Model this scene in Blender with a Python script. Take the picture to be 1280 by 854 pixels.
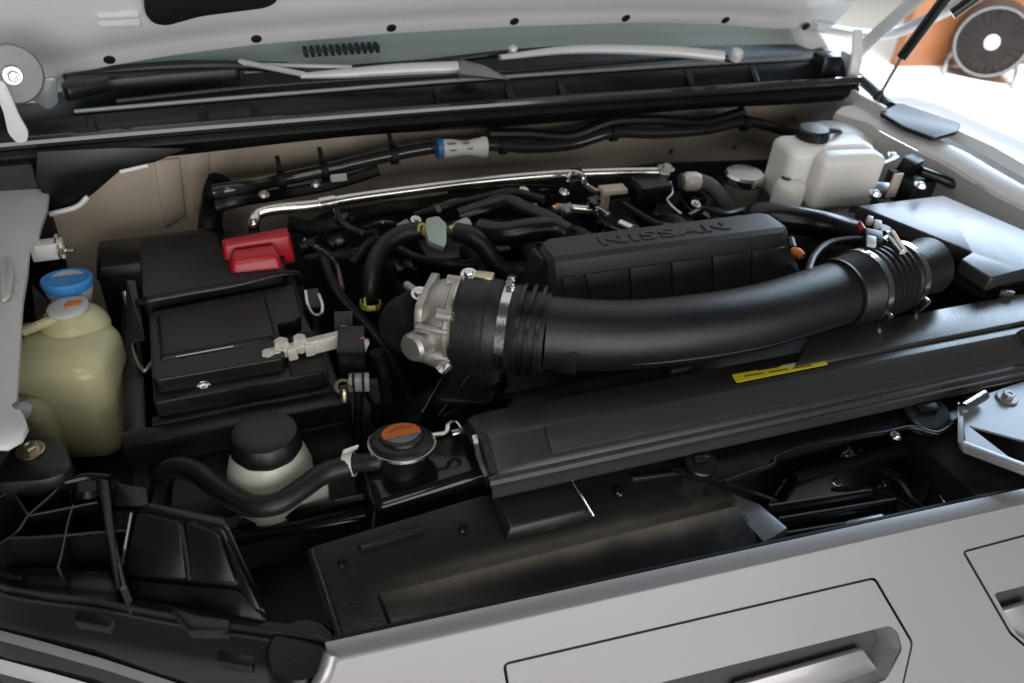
import bpy, bmesh, math, random
from mathutils import Vector, Matrix, noise
V = Vector
R = math.radians
random.seed(7)
for o in list(bpy.data.objects): bpy.data.objects.remove(o)
S = bpy.context.scene
COL = S.collection

# ------------------------------------------------------------------ camera
# world frame: x across the car, y towards the windscreen, z up; z = 0 is the top of the front wings, the floor is 1.1 m lower
FPX = 1015.0
CM = Matrix(((0.93100216, 0.17169518, -0.3221114), (-0.35977052, 0.58066962, -0.73033415), (0.06164545, 0.79582885, 0.60237553)))
CP = V((0, 0, 0.58))
cam = bpy.data.objects.new('camera', bpy.data.cameras.new('camera'))
COL.objects.link(cam)
cam.matrix_world = Matrix.Translation(CP) @ CM.to_4x4()
cam.data.sensor_width = 36.0
cam.data.lens = FPX / 1280 * 36
cam.data.clip_start = 0.02
cam.data.clip_end = 200
cam.data.dof.use_dof = True
cam.data.dof.focus_distance = 1.0
cam.data.dof.aperture_fstop = 4.8
S.camera = cam

# ------------------------------------------------------------------ light
w = bpy.data.worlds.new('World'); S.world = w; w.use_nodes = True
bg = w.node_tree.nodes['Background']
bg.inputs[0].default_value = (0.80, 0.88, 1.0, 1)
bg.inputs[1].default_value = 0.06
def area(name, loc, target, sx, sy, power, col):
    l = bpy.data.lights.new(name, 'AREA'); l.shape = 'RECTANGLE'; l.size = sx; l.size_y = sy; l.energy = power; l.color = col
    o = bpy.data.objects.new(name, l); COL.objects.link(o)
    o.location = loc; o.rotation_euler = (V(target) - V(loc)).to_track_quat('-Z', 'Y').to_euler()
    return o
area('ceiling_light', (-0.5, -1.2, 2.4), (0.4, 0.7, -0.1), 1.4, 1.0, 12, (1.0, 0.94, 0.87))
area('front_fill_light', (0.2, -3.6, 0.7), (0.5, 1.0, 0.1), 5.0, 2.4, 145, (1.0, 0.98, 0.955))  # added fill from the front that brightens the raised hood's underside
area('shutter_door_light', (4.6, 3.2, 1.75), (1.0, 0.8, 0.0), 3.4, 1.7, 230, (0.62, 0.80, 1.0))
sl = area('floor_fill_light', (4.9, 3.1, 3.4), (4.9, 3.1001, -1.1), 2.5, 2.5, 230, (1.0, 0.97, 0.93)); sl.data.spread = R(75)  # added lamp, aimed down only to brighten the floor at the right
S.view_settings.view_transform = 'Standard'; S.view_settings.look = 'None'
S.view_settings.exposure = 0.0; S.view_settings.gamma = 1.0; S.view_settings.use_curve_mapping = False
S.render.engine = 'CYCLES'
S.cycles.max_bounces = 6

# ------------------------------------------------------------------ materials
MATS = {}
def mat(name, base, rough=0.5, metal=0.0, bump=0.0, bscale=200.0, var=0.0, vscale=8.0, coat=0.0, sss=0.0, trans=0.0, rvar=0.0, dirt=None, dscale=20, dthr=0.55, spec=0.5):
    m = bpy.data.materials.new(name); m.use_nodes = True
    nt = m.node_tree; N = nt.nodes; L = nt.links; p = N['Principled BSDF']
    p.inputs['Base Color'].default_value = (*base, 1); p.inputs['Roughness'].default_value = rough; p.inputs['Metallic'].default_value = metal
    p.inputs['Coat Weight'].default_value = coat; p.inputs['Coat Roughness'].default_value = 0.08
    p.inputs['Specular IOR Level'].default_value = spec
    if sss: p.inputs['Subsurface Weight'].default_value = sss; p.inputs['Subsurface Radius'].default_value = (0.03, 0.025, 0.015); p.inputs['Subsurface Scale'].default_value = 0.5
    if trans: p.inputs['Transmission Weight'].default_value = trans
    tc = N.new('ShaderNodeTexCoord')
    col = None
    if var or dirt:
        n = N.new('ShaderNodeTexNoise'); n.inputs['Scale'].default_value = vscale; n.inputs['Detail'].default_value = 6; n.inputs['Roughness'].default_value = 0.65
        L.new(tc.outputs['Object'], n.inputs['Vector'])
        mx = N.new('ShaderNodeMix'); mx.data_type = 'RGBA'
        mx.inputs[6].default_value = (*[max(0, c * (1 - var)) for c in base], 1); mx.inputs[7].default_value = (*[min(1, c * (1 + var)) for c in base], 1)
        L.new(n.outputs[0], mx.inputs[0]); col = mx.outputs[2]
        if rvar:
            mr = N.new('ShaderNodeMapRange'); mr.inputs[1].default_value = 0.3; mr.inputs[2].default_value = 0.7
            mr.inputs[3].default_value = max(0.03, rough - rvar); mr.inputs[4].default_value = min(1, rough + rvar)
            L.new(n.outputs[0], mr.inputs[0]); L.new(mr.outputs[0], p.inputs['Roughness'])
        if dirt:
            n2 = N.new('ShaderNodeTexNoise'); n2.inputs['Scale'].default_value = dscale; n2.inputs['Detail'].default_value = 9; n2.inputs['Roughness'].default_value = 0.75
            L.new(tc.outputs['Object'], n2.inputs['Vector'])
            r2 = N.new('ShaderNodeMapRange'); r2.inputs[1].default_value = dthr; r2.inputs[2].default_value = dthr + 0.2; r2.inputs[4].default_value = 0.6
            L.new(n2.outputs[0], r2.inputs[0])
            m2 = N.new('ShaderNodeMix'); m2.data_type = 'RGBA'; m2.inputs[7].default_value = (*dirt, 1)
            L.new(r2.outputs[0], m2.inputs[0]); L.new(col, m2.inputs[6]); col = m2.outputs[2]
        L.new(col, p.inputs['Base Color'])
    if bump:
        nb = N.new('ShaderNodeTexNoise'); nb.inputs['Scale'].default_value = bscale; nb.inputs['Detail'].default_value = 3
        L.new(tc.outputs['Object'], nb.inputs['Vector'])
        b = N.new('ShaderNodeBump'); b.inputs['Strength'].default_value = bump; b.inputs['Distance'].default_value = 0.002
        L.new(nb.outputs[0], b.inputs['Height']); L.new(b.outputs[0], p.inputs['Normal'])
    MATS[name] = m
    return m
DUST = (0.10, 0.09, 0.075)
M_BLK = mat('black_plastic', (0.0065, 0.0065, 0.0065), 0.33, bump=0.2, bscale=700, var=0.3, vscale=14, rvar=0.08, dirt=(0.018, 0.0165, 0.015), dscale=16)
M_COVER = mat('cover_plastic', (0.036, 0.034, 0.032), 0.29, bump=0.1, bscale=900, var=0.15, vscale=10, rvar=0.04, dirt=(0.04, 0.037, 0.033), dscale=22, dthr=0.62)
M_ECOV = mat('engine_cover_plastic', (0.036, 0.0355, 0.035), 0.42, bump=0.25, bscale=800, var=0.2, vscale=12, rvar=0.05, dirt=(0.045, 0.042, 0.038), dscale=18)
M_SAT = mat('satin_black_plastic', (0.008, 0.008, 0.009), 0.24, bump=0.12, bscale=900, var=0.25, vscale=10, rvar=0.06, dirt=(0.05, 0.047, 0.043), dscale=22, dthr=0.6)
M_GLS = mat('gloss_black_paint', (0.008, 0.008, 0.009), 0.16, bump=0.05, bscale=60, var=0.2, vscale=9, rvar=0.06, dirt=DUST, dscale=30, dthr=0.66)
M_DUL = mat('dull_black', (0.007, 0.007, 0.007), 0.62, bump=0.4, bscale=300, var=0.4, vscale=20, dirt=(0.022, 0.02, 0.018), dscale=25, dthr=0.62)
M_RUB = mat('black_rubber', (0.010, 0.010, 0.010), 0.45, bump=0.2, bscale=250, var=0.3, vscale=18, dirt=(0.045, 0.042, 0.04), dscale=35, dthr=0.6)
M_DUCT = mat('duct_plastic', (0.013, 0.013, 0.014), 0.30, bump=0.28, bscale=900, var=0.3, vscale=9, rvar=0.05, dirt=(0.05, 0.048, 0.045), dscale=40, dthr=0.66)
M_DRT = mat('dusty_black_plastic', (0.014, 0.014, 0.014), 0.34, bump=0.15, bscale=400, var=0.3, vscale=8, rvar=0.08, dirt=(0.13, 0.115, 0.09), dscale=9, dthr=0.58)
M_TRIM = mat('gloss_trim', (0.03, 0.03, 0.031), 0.16, var=0.2, vscale=20, coat=0.6)
M_SIL = mat('silver_paint', (0.43, 0.418, 0.425), 0.36, metal=0.55, bump=0.03, bscale=1500, var=0.03, vscale=4, coat=0.5)
M_WHT = mat('pale_grey_paint', (0.83, 0.835, 0.845), 0.38, bump=0.03, bscale=300, var=0.05, vscale=6, coat=0.2)
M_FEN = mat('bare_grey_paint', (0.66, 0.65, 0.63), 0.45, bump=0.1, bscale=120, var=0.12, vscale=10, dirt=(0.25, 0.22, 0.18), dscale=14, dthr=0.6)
M_TAN = mat('tan_primer', (0.58, 0.50, 0.40), 0.45, bump=0.08, bscale=150, var=0.15, vscale=7, dirt=(0.30, 0.25, 0.18), dscale=11, dthr=0.56)
M_ALU = mat('cast_aluminium', (0.52, 0.50, 0.47), 0.44, metal=0.85, bump=0.25, bscale=900, var=0.15, vscale=30, rvar=0.1)
M_PIPE = mat('aluminium_tube', (0.80, 0.77, 0.72), 0.24, metal=1.0, bump=0.01, bscale=120, var=0.1, vscale=25, rvar=0.08)
M_STL = mat('bright_steel', (0.72, 0.71, 0.68), 0.2, metal=1.0, bump=0.05, bscale=200, var=0.1, vscale=40, rvar=0.08)
M_ZNC = mat('zinc_plated_steel', (0.62, 0.57, 0.40), 0.3, metal=1.0, bump=0.1, bscale=150, var=0.2, vscale=60)
M_GRY = mat('grey_steel', (0.26, 0.27, 0.285), 0.34, metal=0.35, bump=0.06, bscale=200, var=0.08, vscale=12)
M_LEAD = mat('dull_lead_alloy', (0.72, 0.68, 0.60), 0.45, metal=0.2, bump=0.3, bscale=200, var=0.2, vscale=50)
M_YEL = mat('yellowed_plastic', (0.62, 0.59, 0.36), 0.3, sss=0.5, bump=0.15, bscale=60, var=0.12, vscale=9, rvar=0.06, dirt=(0.38, 0.34, 0.18), dscale=12, dthr=0.55)
M_MLK = mat('milky_plastic', (0.66, 0.68, 0.58), 0.28, sss=0.5, bump=0.1, bscale=60, var=0.08, vscale=10)
M_CRM = mat('cream_plastic', (0.86, 0.85, 0.81), 0.32, sss=0.5, bump=0.08, bscale=80, var=0.08, vscale=12)
M_FRO = mat('frosted_plastic', (0.55, 0.57, 0.58), 0.35, sss=0.4, var=0.08, vscale=20)
M_BLU = mat('blue_plastic', (0.05, 0.28, 0.68), 0.5, bump=0.1, bscale=300, var=0.1, vscale=20)
M_RED = mat('red_plastic', (0.42, 0.012, 0.02), 0.3, bump=0.08, bscale=300, var=0.15, vscale=20)
M_ORG = mat('orange_print', (0.80, 0.22, 0.03), 0.45, var=0.15, vscale=60)
M_YLB = mat('yellow_sticker', (0.80, 0.68, 0.02), 0.4, var=0.05, vscale=40)
M_YCL = mat('yellow_green_clip', (0.55, 0.50, 0.10), 0.35, metal=0.4, var=0.15, vscale=60)
M_PGR = mat('pale_green_plastic', (0.42, 0.50, 0.44), 0.4, sss=0.2, var=0.1, vscale=30)
M_INK = mat('dark_ink', (0.02, 0.02, 0.022), 0.5, var=0.2)
M_TAG = mat('white_paper_tag', (0.72, 0.73, 0.70), 0.5, var=0.06, vscale=50, bump=0.2, bscale=80)
M_DBLU = mat('blue_tape', (0.06, 0.20, 0.42), 0.4, var=0.1)
M_WIPE = mat('silver_wiper_paint', (0.72, 0.72, 0.73), 0.28, metal=0.3, var=0.05, vscale=30)
M_GLASS = mat('tinted_glass', (0.40, 0.46, 0.42), 0.06, var=0.1, vscale=3, spec=0.7)
M_LENS = mat('smoked_lens', (0.012, 0.012, 0.013), 0.08, var=0.3, vscale=6, bump=0.03, bscale=30, coat=1.0)
M_FLOOR = mat('pale_floor', (0.78, 0.78, 0.76), 0.25, var=0.04, vscale=2)
M_WALL = mat('orange_wood_wall', (0.34, 0.13, 0.05), 0.5, var=0.3, vscale=2.5, bump=0.1, bscale=20)
M_FAN = mat('brown_grey_mesh', (0.014, 0.010, 0.009), 0.5, var=0.3, vscale=15)
M_CREAM_D = mat('dark_dashboard', (0.03, 0.03, 0.03), 0.6, var=0.2)
M_TURN = mat('translucent_cap', (0.62, 0.64, 0.63), 0.25, sss=0.3, var=0.08, vscale=40)
M_GRN = mat('greenish_glass_jar', (0.30, 0.36, 0.30), 0.12, var=0.2, vscale=20, metal=0.5)
M_MESH = mat('grey_mesh_shadow', (0.05, 0.05, 0.05), 0.6, var=0.3, vscale=60)

# ------------------------------------------------------------------ helpers
def at(u, v, x=None, y=None, z=None):
    """point seen at photo pixel (u, v) on the real plane x = .., y = .. or z = .. of the car"""
    d = CM @ V((u - 640, -(v - 427), -FPX))
    i, val = (0, x) if x is not None else ((1, y) if y is not None else (2, z))
    return CP + d * ((val - CP[i]) / d[i])
def onplane(u, v, p0, n):
    d = CM @ V((u - 640, -(v - 427), -FPX))
    return CP + d * ((p0 - CP).dot(n) / d.dot(n))
WL = {}
def obj(name, bm, m, parent=None, ang=32, recalc=True):
    if recalc: bmesh.ops.recalc_face_normals(bm, faces=bm.faces)
    me = bpy.data.meshes.new(name); 
    lo = V((1e9,) * 3); hi = -lo
    for v_ in bm.verts:
        for k in range(3): lo[k] = min(lo[k], v_.co[k]); hi[k] = max(hi[k], v_.co[k])
    c = (lo + hi) / 2; c.z = lo.z
    for v_ in bm.verts: v_.co -= c
    for f in bm.faces: f.smooth = True
    bm.to_mesh(me); bm.free()
    me.set_sharp_from_angle(angle=R(ang))
    me.materials.append(m)
    o = bpy.data.objects.new(name, me); COL.objects.link(o)
    if parent: o.parent = parent; o.location = c - WL[parent]
    else: o.location = c
    WL[o] = c
    return o
def thing(name, label, cat, loc, group=None):
    o = bpy.data.objects.new(name, None); COL.objects.link(o); o.empty_display_size = 0.05
    o.location = V(loc); WL[o] = V(loc); o['label'] = label; o['category'] = cat
    if group: o['group'] = group
    return o
def tag(o, label, cat, group=None):
    o['label'] = label; o['category'] = cat
    if group: o['group'] = group
    return o
def struct(o): o['kind'] = 'structure'; return o
def newbm(): return bmesh.new()
def join(*bms):
    a = bms[0]
    for b in bms[1:]:
        me = bpy.data.meshes.new('tmp'); b.to_mesh(me); b.free(); a.from_mesh(me); bpy.data.meshes.remove(me)
    return a
def bev(bm, w_, seg=2, ang=25):
    if w_ <= 0: return bm
    bmesh.ops.recalc_face_normals(bm, faces=bm.faces)
    es = [e for e in bm.edges if len(e.link_faces) == 2 and e.calc_face_angle(0) > R(ang)]
    bmesh.ops.bevel(bm, geom=es, offset=w_, segments=seg, profile=0.5, affect='EDGES', clamp_overlap=True)
    return bm
def hexa(pts, b=0.0, seg=2):
    """8 corners: bottom ring of 4, top ring of 4"""
    bm = newbm(); vs = [bm.verts.new(p) for p in pts]
    for f in ((3, 2, 1, 0), (4, 5, 6, 7), (0, 1, 5, 4), (1, 2, 6, 5), (2, 3, 7, 6), (3, 0, 4, 7)): bm.faces.new([vs[i] for i in f])
    return bev(bm, b, seg)
def box(x0, x1, y0, y1, z0, z1, b=0.0, seg=2):
    return hexa([(x0, y0, z0), (x1, y0, z0), (x1, y1, z0), (x0, y1, z0), (x0, y0, z1), (x1, y0, z1), (x1, y1, z1), (x0, y1, z1)], b, seg)
def obox(c, ex, ey, ez, hx, hy, hz, b=0.0, seg=2):
    c = V(c); ex = V(ex).normalized(); ez = V(ez).normalized(); ey = ez.cross(ex).normalized(); ez = ex.cross(ey)
    P = [c + ex * (sx * hx) + ey * (sy * hy) + ez * (sz * hz) for sz in (-1, 1) for sx, sy in ((-1, -1), (1, -1), (1, 1), (-1, 1))]
    return hexa(P, b, seg)
def prism(pts, vec, b=0.0, seg=2):
    bm = newbm(); vec = V(vec); n = len(pts)
    a = [bm.verts.new(V(p)) for p in pts]; c = [bm.verts.new(V(p) + vec) for p in pts]
    bm.faces.new(a); bm.faces.new(c[::-1])
    for i in range(n): bm.faces.new((a[i], a[(i + 1) % n], c[(i + 1) % n], c[i]))
    return bev(bm, b, seg)
def roundpoly(pts, r, seg=4):
    out = []; n = len(pts)
    for i in range(n):
        p = V(pts[i]); a = V(pts[i - 1]); c = V(pts[(i + 1) % n])
        d1 = (a - p); d2 = (c - p); rr = min(r, d1.length * 0.45, d2.length * 0.45)
        s = p + d1.normalized() * rr; e = p + d2.normalized() * rr
        for k in range(seg + 1):
            t = k / seg; out.append(s * (1 - t) ** 2 + p * 2 * t * (1 - t) + e * t * t)
    return out
def smooth_path(pts, sub=6):
    P = [V(p) for p in pts]; out = []
    for i in range(len(P) - 1):
        p0 = P[i - 1] if i else P[0] * 2 - P[1]; p1 = P[i]; p2 = P[i + 1]; p3 = P[i + 2] if i + 2 < len(P) else P[-1] * 2 - P[-2]
        for k in range(sub):
            t = k / sub
            out.append(0.5 * ((2 * p1) + (p2 - p0) * t + (2 * p0 - 5 * p1 + 4 * p2 - p3) * t * t + (3 * p1 - p0 - 3 * p2 + p3) * t ** 3))
    out.append(P[-1]); return out
def tube(pts, r, n=12, sub=6, caps=True, flat=1.0):
    path = smooth_path(pts, sub) if sub > 1 else [V(p) for p in pts]
    m = len(path); bm = newbm(); rings = []
    t0 = (path[1] - path[0]).normalized(); up = V((0, 0, 1)) if abs(t0.z) < 0.9 else V((1, 0, 0))
    nx = t0.cross(up).normalized()
    for i in range(m):
        t = (path[min(i + 1, m - 1)] - path[max(i - 1, 0)]).normalized()
        nx = (nx - t * nx.dot(t)).normalized(); ny = t.cross(nx)
        if callable(r): rr = r(i / (m - 1))
        elif isinstance(r, (list, tuple)):
            q = i / (m - 1) * (len(r) - 1); k = min(int(q), len(r) - 2); rr = r[k] + (r[k + 1] - r[k]) * (q - k)
        else: rr = r
        rings.append([bm.verts.new(path[i] + (nx * math.cos(a) + ny * math.sin(a) * flat) * rr) for a in [2 * math.pi * k / n for k in range(n)]])
    for i in range(m - 1):
        for k in range(n): bm.faces.new((rings[i][k], rings[i][(k + 1) % n], rings[i + 1][(k + 1) % n], rings[i + 1][k]))
    if caps: bm.faces.new(rings[0][::-1]); bm.faces.new(rings[-1])
    return bm
def frame(axis):
    a = V(axis).normalized(); up = V((0, 0, 1)) if abs(a.z) < 0.9 else V((1, 0, 0))
    x = up.cross(a).normalized(); return x, a.cross(x), a
def lathe(prof, o, axis=(0, 0, 1), n=32, lobes=0, amp=0.0):
    """prof: (radius, height along axis); closed at both ends"""
    x, y, a = frame(axis); o = V(o); bm = newbm(); rings = []
    for (r, h) in prof:
        ring = []
        for k in range(n):
            t = 2 * math.pi * k / n; q = r * (1 + amp * math.cos(lobes * t)) if lobes else r
            ring.append(bm.verts.new(o + a * h + (x * math.cos(t) + y * math.sin(t)) * q))
        rings.append(ring)
    for i in range(len(rings) - 1):
        for k in range(n): bm.faces.new((rings[i][k], rings[i][(k + 1) % n], rings[i + 1][(k + 1) % n], rings[i + 1][k]))
    bm.faces.new(rings[0][::-1]); bm.faces.new(rings[-1])
    return bm
def ringband(o, axis, r, w_, th, n=40):
    """a flat metal band (hose clamp)"""
    x, y, a = frame(axis); o = V(o); bm = newbm(); R_ = []
    for (rr, h) in ((r, -w_ / 2), (r + th, -w_ / 2), (r + th, w_ / 2), (r, w_ / 2)):
        R_.append([bm.verts.new(o + a * h + (x * math.cos(2 * math.pi * k / n) + y * math.sin(2 * math.pi * k / n)) * rr) for k in range(n)])
    for i in range(4):
        for k in range(n): bm.faces.new((R_[i][k], R_[i][(k + 1) % n], R_[(i + 1) % 4][(k + 1) % n], R_[(i + 1) % 4][k]))
    return bm
def loft(rings, caps=True):
    bm = newbm(); RR = [[bm.verts.new(V(p)) for p in r] for r in rings]; n = len(RR[0])
    for i in range(len(RR) - 1):
        for k in range(n): bm.faces.new((RR[i][k], RR[i][(k + 1) % n], RR[i + 1][(k + 1) % n], RR[i + 1][k]))
    if caps: bm.faces.new(RR[0][::-1]); bm.faces.new(RR[-1])
    return bm
def sheet(rows, th, vec=None):
    """grid of points turned into a solid sheet; thickness goes along vec"""
    bm = newbm(); vec = V(vec) if vec else V((0, 0, -1)); off = vec * th
    A = [[bm.verts.new(V(p)) for p in r] for r in rows]; B = [[bm.verts.new(V(p) + off) for p in r] for r in rows]
    n = len(A); m = len(A[0])
    for i in range(n - 1):
        for j in range(m - 1):
            bm.faces.new((A[i][j], A[i][j + 1], A[i + 1][j + 1], A[i + 1][j])); bm.faces.new((B[i][j], B[i + 1][j], B[i + 1][j + 1], B[i][j + 1]))
    for i in range(n - 1):
        bm.faces.new((A[i][0], A[i + 1][0], B[i + 1][0], B[i][0])); bm.faces.new((A[i][-1], B[i][-1], B[i + 1][-1], A[i + 1][-1]))
    for j in range(m - 1):
        bm.faces.new((A[0][j], B[0][j], B[0][j + 1], A[0][j + 1])); bm.faces.new((A[-1][j], A[-1][j + 1], B[-1][j + 1], B[-1][j]))
    return bm
def holed(outer, inners, vec, b=0.0):
    """flat plate with holes, extruded by vec"""
    bm = newbm(); es = []
    for loop in [outer] + inners:
        vs = [bm.verts.new(V(p)) for p in loop]
        es += [bm.edges.new((vs[i], vs[(i + 1) % len(vs)])) for i in range(len(vs))]
    bmesh.ops.triangle_fill(bm, use_beauty=True, use_dissolve=False, edges=es)
    r = bmesh.ops.extrude_face_region(bm, geom=bm.faces[:], use_keep_orig=True)
    bmesh.ops.translate(bm, vec=V(vec), verts=[g for g in r['geom'] if isinstance(g, bmesh.types.BMVert)])
    bmesh.ops.recalc_face_normals(bm, faces=bm.faces)
    return bm
BOLT = {}
def bolt(loc, axis, r, m, parent, name='bolt', washer=True):
    """hexagon head on a washer; alike bolts share their mesh"""
    key = (m.name, washer)
    if key not in BOLT:
        bm = lathe([(1.0, 0), (1.0, 0.75), (0.85, 0.95), (0.5, 0.95), (0.42, 0.8)], (0, 0, 0), (0, 0, 1), 6)
        if washer: bm = join(bm, lathe([(1.7, -0.12), (1.7, 0.1), (1.6, 0.16)], (0, 0, 0), (0, 0, 1), 20))
        bmesh.ops.recalc_face_normals(bm, faces=bm.faces)
        me = bpy.data.meshes.new('bolt'); bm.to_mesh(me); bm.free(); me.materials.append(m); BOLT[key] = me
    o = bpy.data.objects.new(name, BOLT[key]); COL.objects.link(o)
    o.parent = parent; o.location = V(loc) - WL[parent]; o.scale = (r, r, r)
    o.rotation_mode = 'QUATERNION'; o.rotation_quaternion = V(axis).to_track_quat('Z', 'Y')
    WL[o] = V(loc); return o
def clamp(o, axis, r, parent, m=None, wdt=0.012, dirv=(0, -1, 0.2), name='hose_clamp'):
    c = obj(name, ringband(o, axis, r, wdt, 0.0015), m or M_STL, parent)
    a = V(axis).normalized(); d = V(dirv); d = (d - a * d.dot(a)).normalized(); t = a.cross(d)
    obj('clamp_screw', join(obox(V(o) + d * (r + 0.006), a, d, t, wdt * 0.42, 0.005, 0.011, 0.001), lathe([(0.0048, 0), (0.0048, 0.006)], V(o) + d * (r + 0.006) + t * 0.011, t, 8)), m or M_STL, c)
    return c

# ================================================================== SETTING
floor = struct(obj('floor', sheet([[(-8, -6, -1.1), (12, -6, -1.1)], [(-8, 12, -1.1), (12, 12, -1.1)]], 0.05), M_FLOOR))
# wall behind the fan, boards with joints
wa = at(1120, 84, z=-1.1); wb = wa + V((4.0, -0.55, 0))
wd = (wb - wa).normalized(); wn = V((wd.y, -wd.x, 0))
wl = thing('wood_wall', 'orange brown panelled wall behind the round drum fan', 'wall', wa)
for k in range(8):
    s = wa + wd * (k * 0.5); off = wn * random.uniform(0, 0.006)
    obj('panel', prism([s + off, s + wd * 0.492 + off, s + wd * 0.492 + off + V((0, 0, 3.2)), s + off + V((0, 0, 3.2))], -wn * 0.08, 0.004), M_WALL, wl)
# drum fan standing on the floor
fb = at(1221, 97, z=-1.1)
fan = thing('drum_fan', 'round brown grey drum fan with silver rim standing on the floor', 'fan', fb)
fdir = (CP - fb); fdir.z = 0; fdir = (fdir.normalized() + V((0.12, 0, 0))).normalized()
fc = fb + V((0, 0, 0.245))
fr = 0.205
obj('drum', join(ringband(fc - fdir * 0.05, fdir, fr, 0.2, 0.025, 48), lathe([(fr - 0.005, 0), (fr - 0.005, 0.004)], fc - fdir * 0.14, fdir, 48)), M_FAN, fan)
obj('rim', ringband(fc + fdir * 0.05, fdir, fr + 0.004, 0.012, 0.010, 48), M_GRY, fan)
gr = newbm()
for k in range(11): gr = join(gr, ringband(fc + fdir * 0.045, fdir, 0.045 + k * 0.0145, 0.008, 0.007, 36))
fx, fy, fa = frame(fdir)
for k in range(24):
    a = 2 * math.pi * k / 24; d = fx * math.cos(a) + fy * math.sin(a)
    gr = join(gr, obox(fc + fdir * 0.048 + d * 0.12, d, fdir.cross(d), fdir, 0.082, 0.003, 0.003))
obj('grille', gr, M_FAN, fan)
for k in range(5):
    a = 2 * math.pi * k / 5; d = fx * math.cos(a) + fy * math.sin(a); t = fdir.cross(d)
    obj('blade', hexa([fc + d * 0.05 - t * 0.03 - fdir * 0.03, fc + d * 0.185 - t * 0.07 - fdir * 0.04, fc + d * 0.185 + t * 0.07 + fdir * 0.01, fc + d * 0.05 + t * 0.03, fc + d * 0.05 - t * 0.03 - fdir * 0.026, fc + d * 0.185 - t * 0.07 - fdir * 0.036, fc + d * 0.185 + t * 0.07 + fdir * 0.014, fc + d * 0.05 + t * 0.03 + fdir * 0.004]), M_FAN, fan)
obj('hub_cap', lathe([(0.045, 0), (0.045, 0.012), (0.038, 0.018)], fc + fdir * 0.05, fdir, 32), M_WHT, fan)
for s in (-1, 1):
    obj('foot', tube([fc + fx * (s * 0.19) - V((0, 0, 0.10)), fc + fx * (s * 0.21) - V((0, 0, 0.17)), fc + fx * (s * 0.21) - V((0, 0, 0.232)) + fdir * 0.12], 0.014, 8), M_GRY, fan)

# ================================================================== TRUCK BODY
truck = thing('pickup_truck', 'silver grey pickup truck with its hood raised over a black engine bay', 'pickup truck', (0.52, 0.9, -1.1))
CX = 0.52
# dark floor added under the bay to block light from below
obj('bay_light_block', box(-0.4, 1.45, 0.42, 1.5, -0.62, -0.60), M_DUL, truck)
# ---- firewall (tan) with pressed ribs
def fwy(x, z):
    y = 1.41 - 0.16 * max(0, (0.12 - x) / 0.4)
    y += 0.010 * math.sin(x * 21) * 0.5 - 0.02 * max(0, (x - 1.0) / 0.3) - 0.012 * math.exp(-((x - 0.045) / 0.012) ** 2)
    return y - 0.02 * max(0, (-z - 0.10) / 0.1)
def onfw(u, v, off=0.0):
    y = 1.35
    for _ in range(12): p = at(u, v, y=y); y = fwy(p.x, p.z)
    return p + V((0, -off, 0))
rows = []
xs = [-0.30 + 0.02 * k for k in range(82)]
zs = [-0.55, -0.30, -0.24, -0.20, -0.17, -0.14, -0.11, -0.08, -0.05, -0.02, 0.02, 0.06]
for z in zs:
    rows.append([(x, fwy(x, z), z if x > 0.05 else min(z, 0.024)) for x in xs])
fw = obj('firewall', sheet(rows, 0.004, (0, 1, 0)), M_TAN, truck, 60)
for (u, v) in ((203, 218), (505, 178), (838, 190), (918, 184)):
    bolt(onfw(u, v), (0, -1, 0.1), 0.004, M_ZNC, fw)
obj('weld_seam', tube([at(62, 268, y=1.225), at(95, 259, y=1.228), at(110, 246, y=1.23)], 0.004, 8), M_WHT, fw)
obj('weld_seam', tube([at(150, 215, y=1.23), at(185, 207, y=1.23)], 0.003, 8), M_WHT, fw)
obj('pressed_panel', prism([onfw(u, v, 0.006) for u, v in ((193, 200), (224, 196), (232, 268), (205, 284))], (0, 0.012, 0), 0.003), M_TAN, fw)
obj('pressed_panel', prism([onfw(u, v, 0.004) for u, v in ((236, 192), (262, 188), (262, 225), (250, 262), (242, 266))], (0, 0.010, 0), 0.003), M_TAN, fw)
# dark bulkhead insulation beneath
obj('bulkhead_pad', prism([(-0.02, 1.26, -0.2), (0.2, 1.3, -0.135), (0.9, 1.33, -0.13), (1.2, 1.3, -0.14), (1.2, 1.3, -0.5), (-0.02, 1.26, -0.5)], (0, 0.03, 0), 0.006), M_DUL, fw)
# ---- cowl panel
def cowl_pt(x, y, z):
    q = (x - CX) / 0.76; f = min(1, max(0, (1.312 - y) / 0.03)); l_ = max(0, 1 - (x + 0.2) / 1.1)
    return V((x, y - 0.012 * (1 - q * q), z + 0.012 * (1 - q * q) - 0.004 + 0.013 * f * l_))
cowl_rows = []
prof = [(1.257, 0.026), (1.254, 0.036), (1.262, 0.047), (1.275, 0.050), (1.288, 0.044), (1.292, 0.036), (1.300, 0.040), (1.312, 0.062), (1.322, 0.074), (1.332, 0.077), (1.36, 0.079), (1.40, 0.078), (1.46, 0.082)]
for (y, z) in prof:
    r = []
    for k in range(60):
        x = -0.30 + (1.285 + 0.30) * k / 59; q = (x - CX) / 0.76
        r.append(cowl_pt(x, y, z))
    cowl_rows.append(r)
cowl = obj('cowl_panel', sheet(cowl_rows, 0.004, (0, 0.3, -1)), M_BLK, truck, 50)
obj('cowl_seal', tube([cowl_pt(-0.26 + 1.545 * k / 20, 1.262, 0.055) for k in range(21)], 0.0085, 10, 2), M_TRIM, cowl)
obj('cowl_edge', tube([cowl_pt(-0.16 + 1.38 * k / 20, 1.331, 0.081) for k in range(21)], 0.0034, 8, 2), M_GRY, cowl)  # grey colour stands in for the highlight along the cowl edge
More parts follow.
